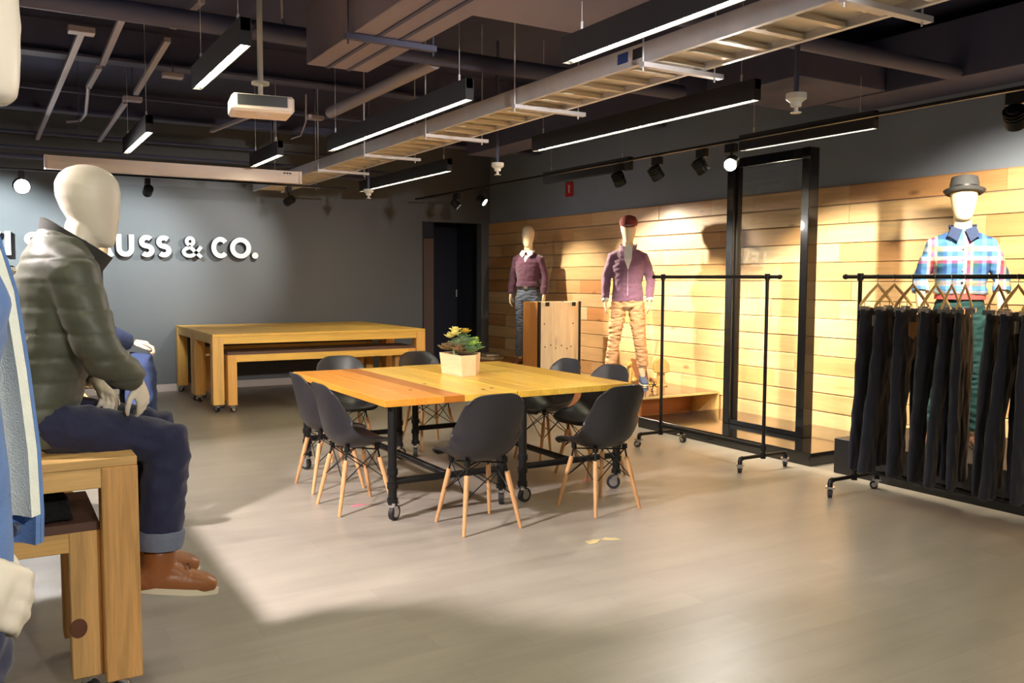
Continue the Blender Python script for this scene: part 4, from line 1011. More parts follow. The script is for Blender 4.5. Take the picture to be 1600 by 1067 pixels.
labs = ['first', 'second', 'third', 'fourth', 'fifth', 'sixth', 'seventh', 'eighth', 'ninth']
spots_px = (1372, 1398, 1427, 1463, 1488, 1509, 1561, 1592, 1625)
yaws = (6, 3, 6, 10, 18, 20, 15, 5, 6)
for k, (px, ya) in enumerate(zip(spots_px, yaws)):
    y = at(px, 432, X=5.11).y
    t = empty('hanger', (5.11, y, 1.495-0.052-0.017-0.0165+0.034), R(ya), f'wooden clip hanger holding the {labs[k]} pair of trousers from the left end of the rack', 'hanger', 'wooden hangers on the rack')
    t.location.z = 1.442
    put('hanger_arms', hw, 'hanger_wood', t); put('hook', hh, 'chrome', t); 
    for s_ in (-1, 1): put('clip', hc, 'chrome', t).location = (s_*0.15, 0, 0)
    o = empty('trousers', (5.11, y, 1.442-0.165), R(ya), f'{labs[k]} pair of dark trousers from the left end of the rack', 'trousers', 'dark trousers hanging on the rack')
    put('cloth', tms[k % 3], 'trouser_black', o)
    MB().loft([(0, 0, 0.004), (0, 0, -0.034)], [(0.194, 0.027), (0.198, 0.031)], n=20, cap='flat').build('waistband', 'trouser_black', o, smooth=True)
    MB().cyl((0, -0.03, -0.02), (0, -0.036, -0.02), 0.009, n=10).build('button', 'chrome', o)
    if k in (2, 3): MB().prism([(-0.045, -0.02), (0.045, -0.02), (0.045, -0.10), (0.0, -0.13), (-0.045, -0.10)], -0.001, 0.001, rot=Matrix.Rotation(R(90), 3, 'X'), c=(-0.09 if k == 2 else -0.05, -0.060, -0.05)).build('tag', 'patch_tan', o)
    if k in (0, 7): MB().box((-0.12, -0.056, -0.07), (0.05, 0.002, 0.07)).build('size_tag', 'tag_white', o)

# scraps on the floor
for px, py, m_, w_, d_, a_, lab in ((559, 789.5, 'pink_tape', 0.09, 0.03, 6, 'pink tape strip on the floor by the nearest table leg'), (917, 750, 'pink_tape', 0.06, 0.03, 0, 'pink tape mark on the floor under the right chair'),
                                    (926, 846, 'paper_scrap', 0.12, 0.07, 20, 'left torn paper scrap on the floor'), (955, 842, 'paper_scrap', 0.12, 0.06, -30, 'right torn paper scrap on the floor')):
    p = at(px, py, Z=0.0)
    if m_ == 'pink_tape': mb = MB().box((0, 0, 0.001), (w_, d_, 0.0015))
    else: mb = MB().prism([(-w_/2, -d_/3), (-0.01, -d_/2), (w_/2, -d_/5), (w_/5, d_/3), (0, d_/6), (-w_/4, d_/2)], 0.0003, 0.0018)
    o = mb.build('floor_tape' if m_ == 'pink_tape' else 'paper_scrap', m_); o.location = (p.x, p.y, 0); o.rotation_euler = (0, 0, R(a_)); tag(o, lab, 'tape' if m_ == 'pink_tape' else 'paper')

# ================================================================== MANNEQUINS
V = Vector
def arm_pts(sh, el, wr):
    sh, el, wr = V(sh), V(el), V(wr)
    return [sh, sh.lerp(el, 0.5), el.lerp(sh, 0.12), el.lerp(wr, 0.12), el.lerp(wr, 0.6), wr]
def add_hand(mb, wr, d, palm, thumb_side, curl=0.5, s=1.0, spread=0.1):
    """palm and five fingers; d points from the wrist to the knuckles, palm is the palm normal"""
    d = V(d).normalized(); pn = V(palm); pn = (pn-d*pn.dot(d)).normalized(); sd = d.cross(pn)*thumb_side
    wr = V(wr)
    mb.loft([wr-d*0.03*s, wr+d*0.02*s, wr+d*0.055*s, wr+d*0.088*s], [(0.026*s, 0.021*s), (0.033*s, 0.018*s), (0.041*s, 0.0165*s), (0.040*s, 0.013*s)], hint=sd, n=14)
    for k, (off, ln) in enumerate(((0.031, 0.078), (0.0105, 0.088), (-0.0105, 0.082), (-0.031, 0.064))):
        p = wr+d*0.085*s+sd*off*s; a = d+sd*off*spread*8; a.normalize(); pts = [p-d*0.012*s]
        q = p; ang = 0
        for seg, f in enumerate((0.45, 0.32, 0.23)):
            ang += curl*(0.55+0.25*seg)
            dd = a*math.cos(ang)+pn*math.sin(ang)
            q = q+dd*ln*f*s; pts.append(q)
        mb.loft(pts, [(0.0092*s, 0.0092*s), (0.0090*s, 0.0088*s), (0.0084*s, 0.0080*s), (0.0070*s, 0.0066*s)], hint=sd, n=10)
    b = wr+d*0.022*s+sd*0.028*s
    t1 = b+(d*0.55+sd*0.75+pn*0.25).normalized()*0.042*s; t2 = t1+(d*0.9+sd*0.25+pn*0.35).normalized()*0.034*s; t3 = t2+(d*0.95-sd*0.05+pn*0.35).normalized()*0.022*s
    mb.loft([b-sd*0.008*s, t1, t2, t3], [(0.0125*s, 0.0125*s), (0.0108*s, 0.0105*s), (0.0098*s, 0.0092*s), (0.0072*s, 0.0068*s)], hint=pn, n=10)
def add_head(mb, c, look=(0, -1, 0), s=1.0, neck=None, tall=1.0):
    """smooth featureless display head: egg cranium with a narrower jaw and a flattened face"""
    c = V(c); f = V(look).normalized(); r = f.cross(V((0, 0, 1))).normalized(); u = r.cross(f)
    rows = [(-0.128, 0.020, 0.022, 0.050), (-0.118, 0.040, 0.040, 0.045), (-0.095, 0.054, 0.058, 0.032), (-0.06, 0.064, 0.075, 0.018), (-0.02, 0.073, 0.091, 0.004), (0.02, 0.079, 0.101, -0.006), (0.06, 0.080, 0.103, -0.010), (0.09, 0.073, 0.093, -0.010), (0.112, 0.058, 0.073, -0.010), (0.128, 0.032, 0.042, -0.010), (0.133, 0.012, 0.016, -0.010)]
    n = 24; vs = []
    for z, rx, ry, fy in rows:
        for i in range(n):
            a = 2*PI*i/n; x = math.cos(a)*rx; y = math.sin(a)*ry
            if y > 0: y *= 0.93                        # flatter face
            vs.append(c+(r*x+f*(y+fy)+u*z*tall)*s)
    k = len(rows); fs = [(j*n+i, j*n+(i+1) % n, (j+1)*n+(i+1) % n, (j+1)*n+i) for j in range(k-1) for i in range(n)]
    fs += [tuple(range(n-1, -1, -1)), tuple((k-1)*n+i for i in range(n))]
    mb.add(vs, fs)
    # soft nose ridge
    mb.loft([c+(f*0.074+u*0.02)*s, c+(f*0.079-u*0.025)*s, c+(f*0.074-u*0.045)*s], [(0.012*s, 0.012*s), (0.014*s, 0.012*s), (0.012*s, 0.010*s)], hint=r, n=10)
    if neck is not None:
        nb = V(neck); mb.loft([nb, nb.lerp(c, 0.35), c+(u*-0.07-f*0.012)*s], [(0.062*s, 0.06*s), (0.054*s, 0.054*s), (0.055*s, 0.058*s)], hint=r, n=16)
def torso(mb, rows, n=24, cap='round'):
    """rows of (x, y, z, rx, ry)"""
    mb.loft([(x, y, z) for x, y, z, rx, ry in rows], [(rx, ry) for x, y, z, rx, ry in rows], hint=(1, 0, 0), n=n, cap=cap)
def quilt(period, zoff, amp, base=None):
    def f(co, no):
        ph = ((co[:, 2]+zoff+0.012*np.sin(co[:, 0]*9)) % period)/period
        d = np.minimum(ph, 1-ph)*period
        out = -amp*np.exp(-(d/0.006)**2)+amp*0.5*np.sin(ph*PI)
        return out+0.004*vnoise(co, (14, 14, 30))
    return f

def standing(loc, rz, height, label, top, legs, skin, arms=None, legspread=0.1, look=(0, -1, 0), extras=None, footy=0.0, head_y=-0.02, head_z=1.735, hs=1.1, group='standing display mannequins'):
    """a shop mannequin; local frame: front -y, feet at z = 0, designed 1.86 tall"""
    s = height/1.86
    t = empty('mannequin', loc, rz, label, 'mannequin', group); t.scale = (s, s, s)
    L, Rr = arms['l'], arms['r']            # dicts: el, wr, hd, palm, curl
    J = dict(hip=0.095, kn=(legspread*1.05, -0.01, 0.50), an=(legspread*1.35, 0.02+footy, 0.09))
    mb = MB()
    torso(mb, [(0, 0.0, 0.90, 0.150, 0.10), (0, 0.0, 0.98, 0.158, 0.105), (0, 0, 1.12, 0.128, 0.09), (0, -0.005, 1.28, 0.150, 0.105), (0, -0.005, 1.38, 0.165, 0.11), (0, 0.0, 1.43, 0.120, 0.08), (0, 0.0, 1.50, 0.062, 0.058)])
    add_head(mb, (0, head_y, head_z), look, hs, (0, 0.005, 1.49))
    for sg, A in ((1, L), (-1, Rr)):
        sh = V((sg*0.150, 0.0, 1.405)); p = arm_pts(sh, A['el'], A['wr'])
        mb.loft(p, [(0.042, 0.042), (0.046, 0.046), (0.04, 0.04), (0.038, 0.038), (0.034, 0.034), (0.026, 0.022)], hint=(0, 1, 0), n=14)
        add_hand(mb, A['wr'], A['hd'], A['palm'], A.get('th', 1), A.get('curl', 0.4))
        h = V((sg*J['hip'], 0, 0.90)); k = V((sg*J['kn'][0], J['kn'][1], 0.50)); a = V((sg*J['an'][0], J['an'][1], 0.09))
        mb.loft([h, h.lerp(k, 0.5), k, k.lerp(a, 0.35), a], [(0.078, 0.082), (0.066, 0.07), (0.05, 0.054), (0.05, 0.056), (0.032, 0.036)], hint=(1, 0, 0), n=14)
        mb.loft([a+V((0, 0.04, -0.05)), a+V((sg*0.01, -0.05, -0.055)), a+V((sg*0.02, -0.14, -0.066))], [(0.034, 0.036), (0.038, 0.032), (0.034, 0.018)], hint=(1, 0, 0), n=12)
    put('body', fuse(mb, 'body', 0.0062, 3), skin, t)
    # trousers
    mb = MB(); zt = legs.get('top', 1.06); we = legs.get('ease', 1.0)
    torso(mb, [(0, 0, 0.87, 0.165, 0.118), (0, 0, 0.95, 0.172, 0.12), (0, 0, zt-0.04, 0.150, 0.108), (0, 0, zt, 0.146, 0.104)], cap='flat')
    for sg in (1, -1):
        h = V((sg*J['hip'], 0, 0.88)); k = V((sg*J['kn'][0], J['kn'][1], 0.50)); a = V((sg*J['an'][0], J['an'][1], legs.get('hem', 0.12)))
        mb.loft([h+V((0, 0, 0.04)), h.lerp(k, 0.5), k, k.lerp(a, 0.5), a], [(0.093, 0.108), (0.084*we, 0.092*we), (0.068*we, 0.074*we), (0.066*we, 0.072*we), (0.062*we, 0.066*we)], hint=(1, 0, 0), n=16, cap='flat')
    put('trousers', fuse(mb, 'trousers', 0.009, 3, legs.get('disp') or folds(0.008, (11, 11, 26), 0.003)), legs['mat'], t)
    # shoes
    for sg in (1, -1):
        a = V((sg*J['an'][0], J['an'][1], 0.09)); mb = MB()
        mb.loft([a+V((0, 0.055, -0.05)), a+V((sg*0.01, -0.05, -0.045)), a+V((sg*0.022, -0.15, -0.06)), a+V((sg*0.024, -0.175, -0.064))], [(0.040, 0.038), (0.046, 0.040), (0.044, 0.026), (0.034, 0.02)], hint=(1, 0, 0), n=16)
        mb.loft([a+V((0, 0.02, -0.03)), a+V((0, 0.022, 0.05))], [(0.042, 0.05), (0.042, 0.048)], hint=(1, 0, 0), n=14, cap='flat')
        sh_ = put('shoe', fuse(mb, 'shoe', 0.006, 3), legs.get('shoe', 'leather_brown'), t)
        so = MB(); so.loft([a+V((0, 0.085, -0.083)), a+V((0, 0.05, -0.083)), a+V((sg*0.01, -0.05, -0.083)), a+V((sg*0.022, -0.15, -0.083)), a+V((sg*0.024, -0.19, -0.083))], [(0.028, 0.009), (0.042, 0.009), (0.047, 0.009), (0.045, 0.009), (0.025, 0.009)], hint=(1, 0, 0), n=12, cap='flat')
        so.build('sole', legs.get('sole', 'black_paint'), sh_, smooth=True)
    # upper garment
    mb = MB(); zb = top.get('hem', 0.99); e = top.get('ease', 1.0)
    torso(mb, [(0, 0, zb, 0.170*e, 0.125*e), (0, 0, zb+0.03, 0.174*e, 0.128*e), (0, 0, 1.14, 0.158*e, 0.122*e), (0, -0.005, 1.28, 0.176*e, 0.130*e), (0, -0.005, 1.38, 0.186, 0.128), (0, 0.0, 1.44, 0.160, 0.108), (0, 0.0, 1.485, 0.115, 0.088), (0, 0.002, 1.525, 0.078, 0.070)], cap='flat')
    cuffs = []
    for sg, A in ((1, L), (-1, Rr)):
        sh = V((sg*0.166, 0.0, 1.425)); el, wr = V(A['el']), V(A['wr']); fr = top.get('sleeve', 1.0)
        wr2 = el.lerp(wr, fr); p = [V((sg*0.07, 0.0, 1.462))]+arm_pts(sh, el, wr2)
        mb.loft(p, [(0.058, 0.058), (0.066, 0.066), (0.062, 0.060), (0.056, 0.056), (0.054, 0.053), (0.049, 0.048), (0.042, 0.041)], hint=(0, 1, 0), n=16, cap='flat')
        cuffs.append((el, wr2))
    put('top_garment', fuse(mb, top.get('name', 'sweater'), 0.009, 4, top.get('disp') or folds(0.006, (8, 8, 18), 0.003)), top['mat'], t).name = top.get('name', 'sweater')
    if extras: extras(t, cuffs)
    return t

def collar(t, mat, z=1.53, r=0.066, h=0.045, flare=1.25, gap=0.5, name='collar', y=0.0, tilt=0.25):
    """open stand collar around the neck, gap at the front"""
    n = 22; vs = []; fs = []
    for i in range(n+1):
        a = -PI/2+gap+(2*PI-2*gap)*i/n
        for rr, zz in ((r, z-0.01), (r*flare, z+h), (r*flare+0.006, z+h-0.003), (r+0.008, z-0.012)):
            fr = max(0, -math.sin(a))
            vs.append((math.cos(a)*rr*1.05, math.sin(a)*rr+y, zz-tilt*0.14*fr))
    for i in range(n):
        for j in range(4): fs.append((i*4+j, i*4+(j+1) % 4, (i+1)*4+(j+1) % 4, (i+1)*4+j))
    fs += [(3, 2, 1, 0), (n*4, n*4+1, n*4+2, n*4+3)]
    return MB().add(vs, fs).build(name, mat, t, smooth=True)
def lathe_hat(mb, prof, c, rot, sx=1.0, sy=1.0, n=28): mb.lathe(prof, c, n, rot, sx, sy)

# --- burgundy sweater figure
def ex_sweater(t, cuffs):
    # white shirt: V of cloth and two collar wings, cuffs
    MB().add([(-0.062, -0.062, 1.535), (0.062, -0.062, 1.535), (0.0, -0.141, 1.385), (-0.055, -0.045, 1.52), (0.055, -0.045, 1.52), (0.0, -0.12, 1.385)], [(0, 1, 2), (3, 5, 4), (0, 2, 5, 3), (1, 4, 5, 2), (0, 3, 4, 1)]).build('shirt_front', 'shirt_white', t)
    collar(t, 'shirt_white', 1.525, 0.068, 0.035, 1.12, 0.25)
    for s in (-1, 1): MB().add([(s*0.01, -0.082, 1.535), (s*0.07, -0.06, 1.55), (s*0.095, -0.085, 1.50), (s*0.04, -0.125, 1.455), (s*0.01, -0.092, 1.535), (s*0.07, -0.070, 1.55), (s*0.095, -0.095, 1.50), (s*0.04, -0.133, 1.455)], [(0, 1, 2, 3), (7, 6, 5, 4), (0, 4, 5, 1), (1, 5, 6, 2), (2, 6, 7, 3), (3, 7, 4, 0)]).build('collar_wing', 'shirt_white', t)
    MB().loft([(0, 0, 1.03), (0, 0, 1.065)], [(0.158, 0.118), (0.156, 0.116)], n=24, cap='flat').build('belt', 'black_paint', t, smooth=True)
    MB().box((0.0, -0.122, 1.045), (0.05, 0.012, 0.036)).build('buckle', 'chrome', t, bevel=0.003)
arm_relaxed = lambda: dict(l=dict(el=(0.230, 0.03, 1.19), wr=(0.240, -0.04, 0.955), hd=(0.0, -0.25, -1), palm=(-1, 0.1, 0), th=1, curl=0.35), r=dict(el=(-0.230, 0.03, 1.19), wr=(-0.240, -0.04, 0.955), hd=(0.0, -0.25, -1), palm=(1, 0.1, 0), th=-1, curl=0.35))
standing((6.27, 10.12, 0.3105), R(-52), 1.86, 'faceless mannequin in a burgundy V-neck sweater and grey trousers behind the crate', dict(mat='knit_burgundy', hem=1.06, ease=0.98), dict(mat='trouser_grey', top=1.08), 'skin_cream', arm_relaxed(), 0.09, (0.25, -1, 0), ex_sweater)

# --- purple cardigan figure
def ex_cardigan(t, cuffs):
    MB().add([(-0.05, -0.062, 1.55), (0.05, -0.062, 1.55), (0.04, -0.137, 1.40), (0.0, -0.146, 1.28), (-0.04, -0.137, 1.40), (-0.05, -0.04, 1.55), (0.05, -0.04, 1.55), (0.04, -0.11, 1.40), (0.0, -0.12, 1.28), (-0.04, -0.11, 1.40)],
             [(0, 1, 2, 3, 4), (9, 8, 7, 6, 5), (0, 5, 6, 1), (1, 6, 7, 2), (2, 7, 8, 3), (3, 8, 9, 4), (4, 9, 5, 0)]).build('shirt_front', 'shirt_white', t)
    collar(t, 'knit_purple', 1.525, 0.078, 0.05, 1.18, 0.55, 'stand_collar')
    collar(t, 'shirt_white', 1.52, 0.065, 0.04, 1.1, 0.2, 'shirt_collar')
    MB().tube([(0, -0.150, 1.27), (0, -0.140, 1.14), (0, -0.150, 1.0)], 0.004, 6).build('zip', 'conduit_paint', t)
    for el, wr in cuffs:
        d = (wr-el).normalized(); MB().loft([wr-d*0.012, wr+d*0.02], [(0.039, 0.038), (0.037, 0.036)], n=14, cap='flat').build('shirt_cuff', 'shirt_white', t, smooth=True)
    rot = Matrix.Rotation(R(-6), 3, 'X')
    mb = MB(); lathe_hat(mb, [(0.094, -0.012), (0.104, 0.015), (0.102, 0.05), (0.08, 0.088), (0.035, 0.106)], (0, -0.022, 1.782), rot, 0.98, 1.15)
    cp = mb.build('flat_cap', 'cap_red', t, smooth=True)
    MB().prism([(0.075*math.cos(R(a)), -0.055-0.085*math.sin(R(a))) for a in range(0, 181, 15)], 0.0, 0.012, rot=Matrix.Rotation(R(10), 3, 'X'), c=(0.0, -0.045, 1.772)).build('brim', 'cap_red', cp, smooth=True)
ar = arm_relaxed(); ar['l'] = dict(el=(0.255, 0.05, 1.19), wr=(0.245, -0.06, 0.96), hd=(-0.05, -0.2, -1), palm=(-1, 0.1, 0), th=1, curl=0.3); ar['r'] = dict(el=(-0.24, 0.04, 1.19), wr=(-0.245, -0.05, 0.955), hd=(0.0, -0.2, -1), palm=(1, 0.1, 0), th=-1, curl=0.3)
standing((6.18, 7.85, ZP+0.003), R(-38), 1.87, 'faceless mannequin in a purple zip cardigan, tan chinos and dark red cap', dict(mat='knit_purple', hem=0.93, ease=1.02, name='cardigan'), dict(mat='chino_tan', top=1.04, hem=0.2, ease=1.02, shoe='boot_blue', sole='sole_cream', disp=folds(0.012, (9, 9, 30), 0.005)), 'skin_cream', ar, 0.135, (0.2, -1, 0), ex_cardigan)

# --- plaid shirt figure
def ex_plaid(t, cuffs):
    collar(t, 'denim_mid', 1.53, 0.07, 0.04, 1.15, 0.35)
    for s in (-1, 1): MB().add([(s*0.008, -0.09, 1.53), (s*0.075, -0.065, 1.555), (s*0.10, -0.095, 1.49), (s*0.04, -0.135, 1.445), (s*0.008, -0.10, 1.53), (s*0.075, -0.075, 1.555), (s*0.10, -0.105, 1.49), (s*0.04, -0.143, 1.445)], [(0, 1, 2, 3), (7, 6, 5, 4), (0, 4, 5, 1), (1, 5, 6, 2), (2, 6, 7, 3), (3, 7, 4, 0)]).build('collar_wing', 'denim_mid', t)
    for k in range(5): MB().cyl((0, -0.128-(0.01 if k > 2 else 0), 1.40-0.075*k), (0, -0.146, 1.40-0.075*k), 0.007, n=10).build('button', 'tag_white', t)
    for el, wr in cuffs:
        d = (wr-el).normalized(); MB().loft([wr-d*0.05, wr-d*0.02, wr+d*0.012], [(0.056, 0.055), (0.060, 0.058), (0.057, 0.056)], n=16, cap='flat').build('rolled_cuff', 'plaid_cotton', t, smooth=True)
    MB().loft([(0, 0, 1.045), (0, 0, 1.085)], [(0.166, 0.124), (0.163, 0.122)], n=24, cap='flat').build('belt', 'belt_red', t, smooth=True)
    rot = Matrix.Rotation(R(-8), 3, 'X')
    mb = MB(); lathe_hat(mb, [(0.104, 0.0), (0.102, 0.05), (0.092, 0.098), (0.058, 0.108), (0.02, 0.098)], (0, -0.025, 1.795), rot, 0.92, 1.1)
    h = mb.build('hat_crown', 'hat_dark', t, smooth=True)
    mb = MB(); lathe_hat(mb, [(0.085, -0.008), (0.125, -0.012), (0.14, 0.004), (0.142, 0.008), (0.125, -0.006), (0.085, 0.0)], (0, -0.025, 1.795), rot, 0.95, 1.12); mb.build('hat_brim', 'hat_dark', h, smooth=True)
    mb = MB(); lathe_hat(mb, [(0.1055, 0.002), (0.1050, 0.03), (0.10, 0.031)], (0, -0.025, 1.795), rot, 0.92, 1.1); mb.build('hat_band', 'black_paint', h, smooth=True)
ap = dict(l=dict(el=(0.265, 0.05, 1.19), wr=(0.255, -0.04, 0.96), hd=(-0.05, -0.2, -1), palm=(-1, 0.1, 0), th=1, curl=0.3), r=dict(el=(-0.255, 0.05, 1.19), wr=(-0.25, -0.04, 0.955), hd=(0.0, -0.2, -1), palm=(1, 0.1, 0), th=-1, curl=0.3))
standing((6.02, 3.80, 0.2705), R(-52), 1.90, 'faceless mannequin in a plaid shirt and grey hat behind the trouser rack', dict(mat='plaid_cotton', hem=1.08, ease=1.03, sleeve=0.35, name='shirt'), dict(mat='trouser_green', top=1.09, ease=0.95), 'skin_cream', ap, 0.1, (0.0, -1, 0), ex_plaid)

# --- seated figures -----------------------------------------------------------------
def seated(loc, rz, label, coat, legs, skin, A, kn, an, head=(0, -0.09, 0.865), look=(0.1, -1, -0.12), boots='leather_tan', extras=None, lean=0.06, disp=None, hs=1.06, rise=0.0):
    """local frame: front -y, z = 0 is the seat surface"""
    t = empty('mannequin', loc, rz, label, 'mannequin', 'seated display mannequins')
    J = {}
    mb = MB()
    def LN(rows): return [(x, y-lean*max(0, z-0.1)/0.55, z, rx, ry) for x, y, z, rx, ry in rows]
    torso(mb, LN([(0, 0.02, 0.06, 0.155, 0.11), (0, 0.02, 0.16, 0.155, 0.11), (0, 0.0, 0.30, 0.13, 0.095), (0, -0.01, 0.44, 0.155, 0.11), (0, -0.02, 0.53, 0.165, 0.11), (0, -0.03, 0.60, 0.135, 0.085), (0, -0.04, 0.66, 0.062, 0.056)]))
    add_head(mb, head, look, hs, (0, -0.045-lean, 0.66))
    for sg in (1, -1):
        a = A[sg]; sh = V((sg*0.160, -0.03-lean*0.85, 0.555))
        mb.loft(arm_pts(sh, a['el'], a['wr']), [(0.042, 0.042), (0.042, 0.042), (0.04, 0.04), (0.038, 0.038), (0.034, 0.034), (0.026, 0.022)], hint=(1, 0, 0), n=14)
        add_hand(mb, a['wr'], a['hd'], a['palm'], a['th'], a['curl'], 1.05)
        h = V((sg*0.10, 0.0, 0.10)); k = V((sg*kn[sg][0], kn[sg][1], kn[sg][2])); an_ = V((sg*an[sg][0], an[sg][1], an[sg][2]))
        mb.loft([h, h.lerp(k, 0.5), k], [(0.078, 0.08), (0.068, 0.07), (0.052, 0.054)], hint=(1, 0, 0), n=14)
        mb.loft([k, k.lerp(an_, 0.4), an_], [(0.052, 0.054), (0.05, 0.056), (0.034, 0.038)], hint=(1, 0, 0), n=14)
        J[sg] = (h, k, an_)
    put('body', fuse(mb, 'body', 0.0062, 3), skin, t)
    # jeans
    mb = MB(); torso(mb, [(0, 0.03, 0.095, 0.165, 0.115), (0, 0.03, 0.16, 0.17, 0.12), (0, 0.02, 0.24, 0.155, 0.11)])
    for sg in (1, -1):
        h, k, a = J[sg]; e = k.lerp(a, 0.70)
        mb.loft([h, h.lerp(k, 0.45), h.lerp(k, 0.9), k+V((0, -0.01, 0.005)), k.lerp(e, 0.14)+V((0, -0.01, 0)), k.lerp(e, 0.5), e], [(0.092, 0.094), (0.088, 0.088), (0.080, 0.080), (0.078, 0.078), (0.079, 0.080), (0.078, 0.082), (0.074, 0.078)], hint=(1, 0, 0), n=18)
    put('jeans', fuse(mb, 'jeans', 0.009, 4, folds(0.007, (10, 13, 13), 0.003)), legs, t)
    for sg in (1, -1):
        h, k, a = J[sg]; d = (a-k).normalized(); e = k.lerp(a, 0.70)
        mbc = MB(); mbc.loft([e+d*0.065, e+d*0.04, e+d*0.0, e-d*0.005], [(0.074, 0.078), (0.080, 0.085), (0.081, 0.086), (0.070, 0.074)], hint=(1, 0, 0), n=20, cap='flat'); cf = mbc.build('jean_cuff', 'denim_cuff', t, smooth=True)
        sid = V((sg, 0, 0))
        # lace-up boot
        f = V((sg*0.08, -1, -0.20)).normalized(); up = V((0, 0, 1)); up = (up-f*up.dot(f)).normalized(); sl = a-up*0.085
        mb = MB()
        mb.loft([a-d*0.06, a-d*0.02+up*0.02, a-up*0.01, sl+up*0.045-f*0.02], [(0.050, 0.058), (0.051, 0.060), (0.052, 0.064), (0.05, 0.07)], hint=(1, 0, 0), n=16)
        mb.loft([sl+up*0.04-f*0.065, sl+up*0.045+f*0.04, sl+up*0.04+f*0.12, sl+up*0.036+f*0.175, sl+up*0.034+f*0.195], [(0.045, 0.045), (0.050, 0.056), (0.053, 0.048), (0.050, 0.040), (0.040, 0.032)], hint=(1, 0, 0), n=18)
        mb.loft([a+f*0.02, sl+up*0.065+f*0.10], [(0.042, 0.04), (0.046, 0.03)], hint=(1, 0, 0), n=14)
        bt = put('boot', fuse(mb, 'boot', 0.006, 4), boots, t)
        outl = []
        for q in range(28):
            th = 2*PI*q/28; c_, s_ = math.cos(th), math.sin(th)
            wdt = 0.050 if c_ < 0 else 0.055
            outl.append(sl+f*(0.065+0.165*c_)+V((1, 0, 0))*wdt*s_*(1-0.12*c_*c_))
        vs = [p for p in outl]+[p+up*0.022 for p in outl]
        MB().add(vs, [tuple(range(27, -1, -1)), tuple(range(28, 56))]+[(i, (i+1) % 28, (i+1) % 28+28, i+28) for i in range(28)]).build('sole', 'sole_cream', bt, smooth=True)
        for q in range(4):
            c0 = (a+f*0.055).lerp(sl+up*0.095+f*0.105, q/3.0)
            MB().tube([c0-V((0.03, 0, 0)), c0+up*0.012, c0+V((0.03, 0, 0))], 0.003, 6).build('lace', 'leather_brown', bt)
    # coat
    mb = MB(); torso(mb, LN([(0, 0.04, 0.03, 0.185, 0.150), (0, 0.03, 0.10, 0.19, 0.150), (0, 0.01, 0.25, 0.175, 0.140), (0, -0.01, 0.42, 0.19, 0.145), (0, -0.02+rise*0.3, 0.53+rise*0.8, 0.198, 0.148), (0, -0.03+rise*0.5, 0.60+rise, 0.172, 0.124), (0, -0.04+rise*0.7, 0.655+rise, 0.120, 0.10), (0, -0.045+rise*0.7, 0.69+rise, 0.09, 0.085)]), cap='flat')
    for sg in (1, -1):
        a = A[sg]; sh = V((sg*0.176, -0.03-lean*0.85, 0.56+rise*0.8)); p = [V((sg*0.07, -0.035-lean*0.9+rise*0.5, 0.61+rise))]+arm_pts(sh, a['el'], a['wr'])
        mb.loft(p, [(0.068, 0.068), (0.082, 0.082), (0.080, 0.080), (0.074, 0.074), (0.070, 0.070), (0.062, 0.062), (0.048, 0.046)], hint=(1, 0, 0), n=18, cap='flat')
    put('jacket', fuse(mb, 'jacket', 0.009, 3, disp), coat, t)
    if extras: extras(t, lean, rise)
    return t
def ex_puffer(t, lean, up):
    # stand collar wrapped around the neck, higher at the nape, dropping to the open throat
    n = 26; vs = []; fs = []
    for i in range(n+1):
        a = -PI/2+0.30+(2*PI-0.6)*i/n
        fr = (1-math.sin(a))/2
        for rr, zz in ((0.098, 0.0), (0.092, 0.05), (0.086, 0.095), (0.073, 0.095), (0.078, 0.05), (0.082, 0.0)):
            vs.append((math.cos(a)*rr, math.sin(a)*rr*1.05-0.05-lean+up*0.35-0.05*fr*(zz/0.09), 0.655+up+zz*(1-0.45*fr)-0.10*fr))
    k = 6
    for i in range(n):
        for j in range(k): fs.append((i*k+j, i*k+(j+1) % k, (i+1)*k+(j+1) % k, (i+1)*k+j))
    fs += [tuple(range(k-1, -1, -1)), tuple(n*k+j for j in range(k))]
    MB().add(vs, fs).build('stand_collar', 'olive_dark', t, smooth=True)
seated((0.135, 3.50, 0.861), R(92), 'faceless mannequin in an olive puffer jacket and dark jeans seated nearest on the tall table', 'olive_nylon', 'denim_dark', 'skin_white',
       {-1: dict(el=(-0.235, -0.17, 0.34), wr=(-0.165, -0.295, 0.245), hd=(0.25, -0.3, -0.9), palm=(0.6, 0.6, -0.3), th=-1, curl=0.75), 1: dict(el=(0.225, -0.13, 0.34), wr=(0.12, -0.20, 0.22), hd=(-0.8, -0.3, -0.5), palm=(-0.3, 0.2, -1), th=1, curl=0.7)},
       {-1: (0.12, -0.40, 0.005), 1: (0.12, -0.40, 0.02)}, {-1: (0.13, -0.36, -0.46), 1: (0.12, -0.36, -0.46)}, head=(0, -0.185, 0.86), look=(-0.05, -1, -0.12), extras=ex_puffer, disp=quilt(0.085, 0.02, 0.0035), lean=0.085, hs=1.1, rise=0.065)
seated((0.27, 5.28, 0.861), R(90), 'mannequin in blue denim seated farther along the tall table, mostly hidden', 'denim_mid', 'denim_mid', 'skin_cream',
       {-1: dict(el=(-0.225, -0.18, 0.32), wr=(-0.11, -0.37, 0.255), hd=(0.05, -1, -0.1), palm=(0, -0.2, -1), th=-1, curl=0.95), 1: dict(el=(0.225, -0.14, 0.32), wr=(0.14, -0.33, 0.175), hd=(0, -1, -0.1), palm=(0, 0, -1), th=1, curl=0.9)},
       {-1: (0.12, -0.42, 0.125), 1: (0.12, -0.42, 0.045)}, {-1: (0.12, -0.43, -0.37), 1: (0.12, -0.42, -0.44)}, head=(0, -0.205, 0.81), look=(0, -1, -0.1), lean=0.13)

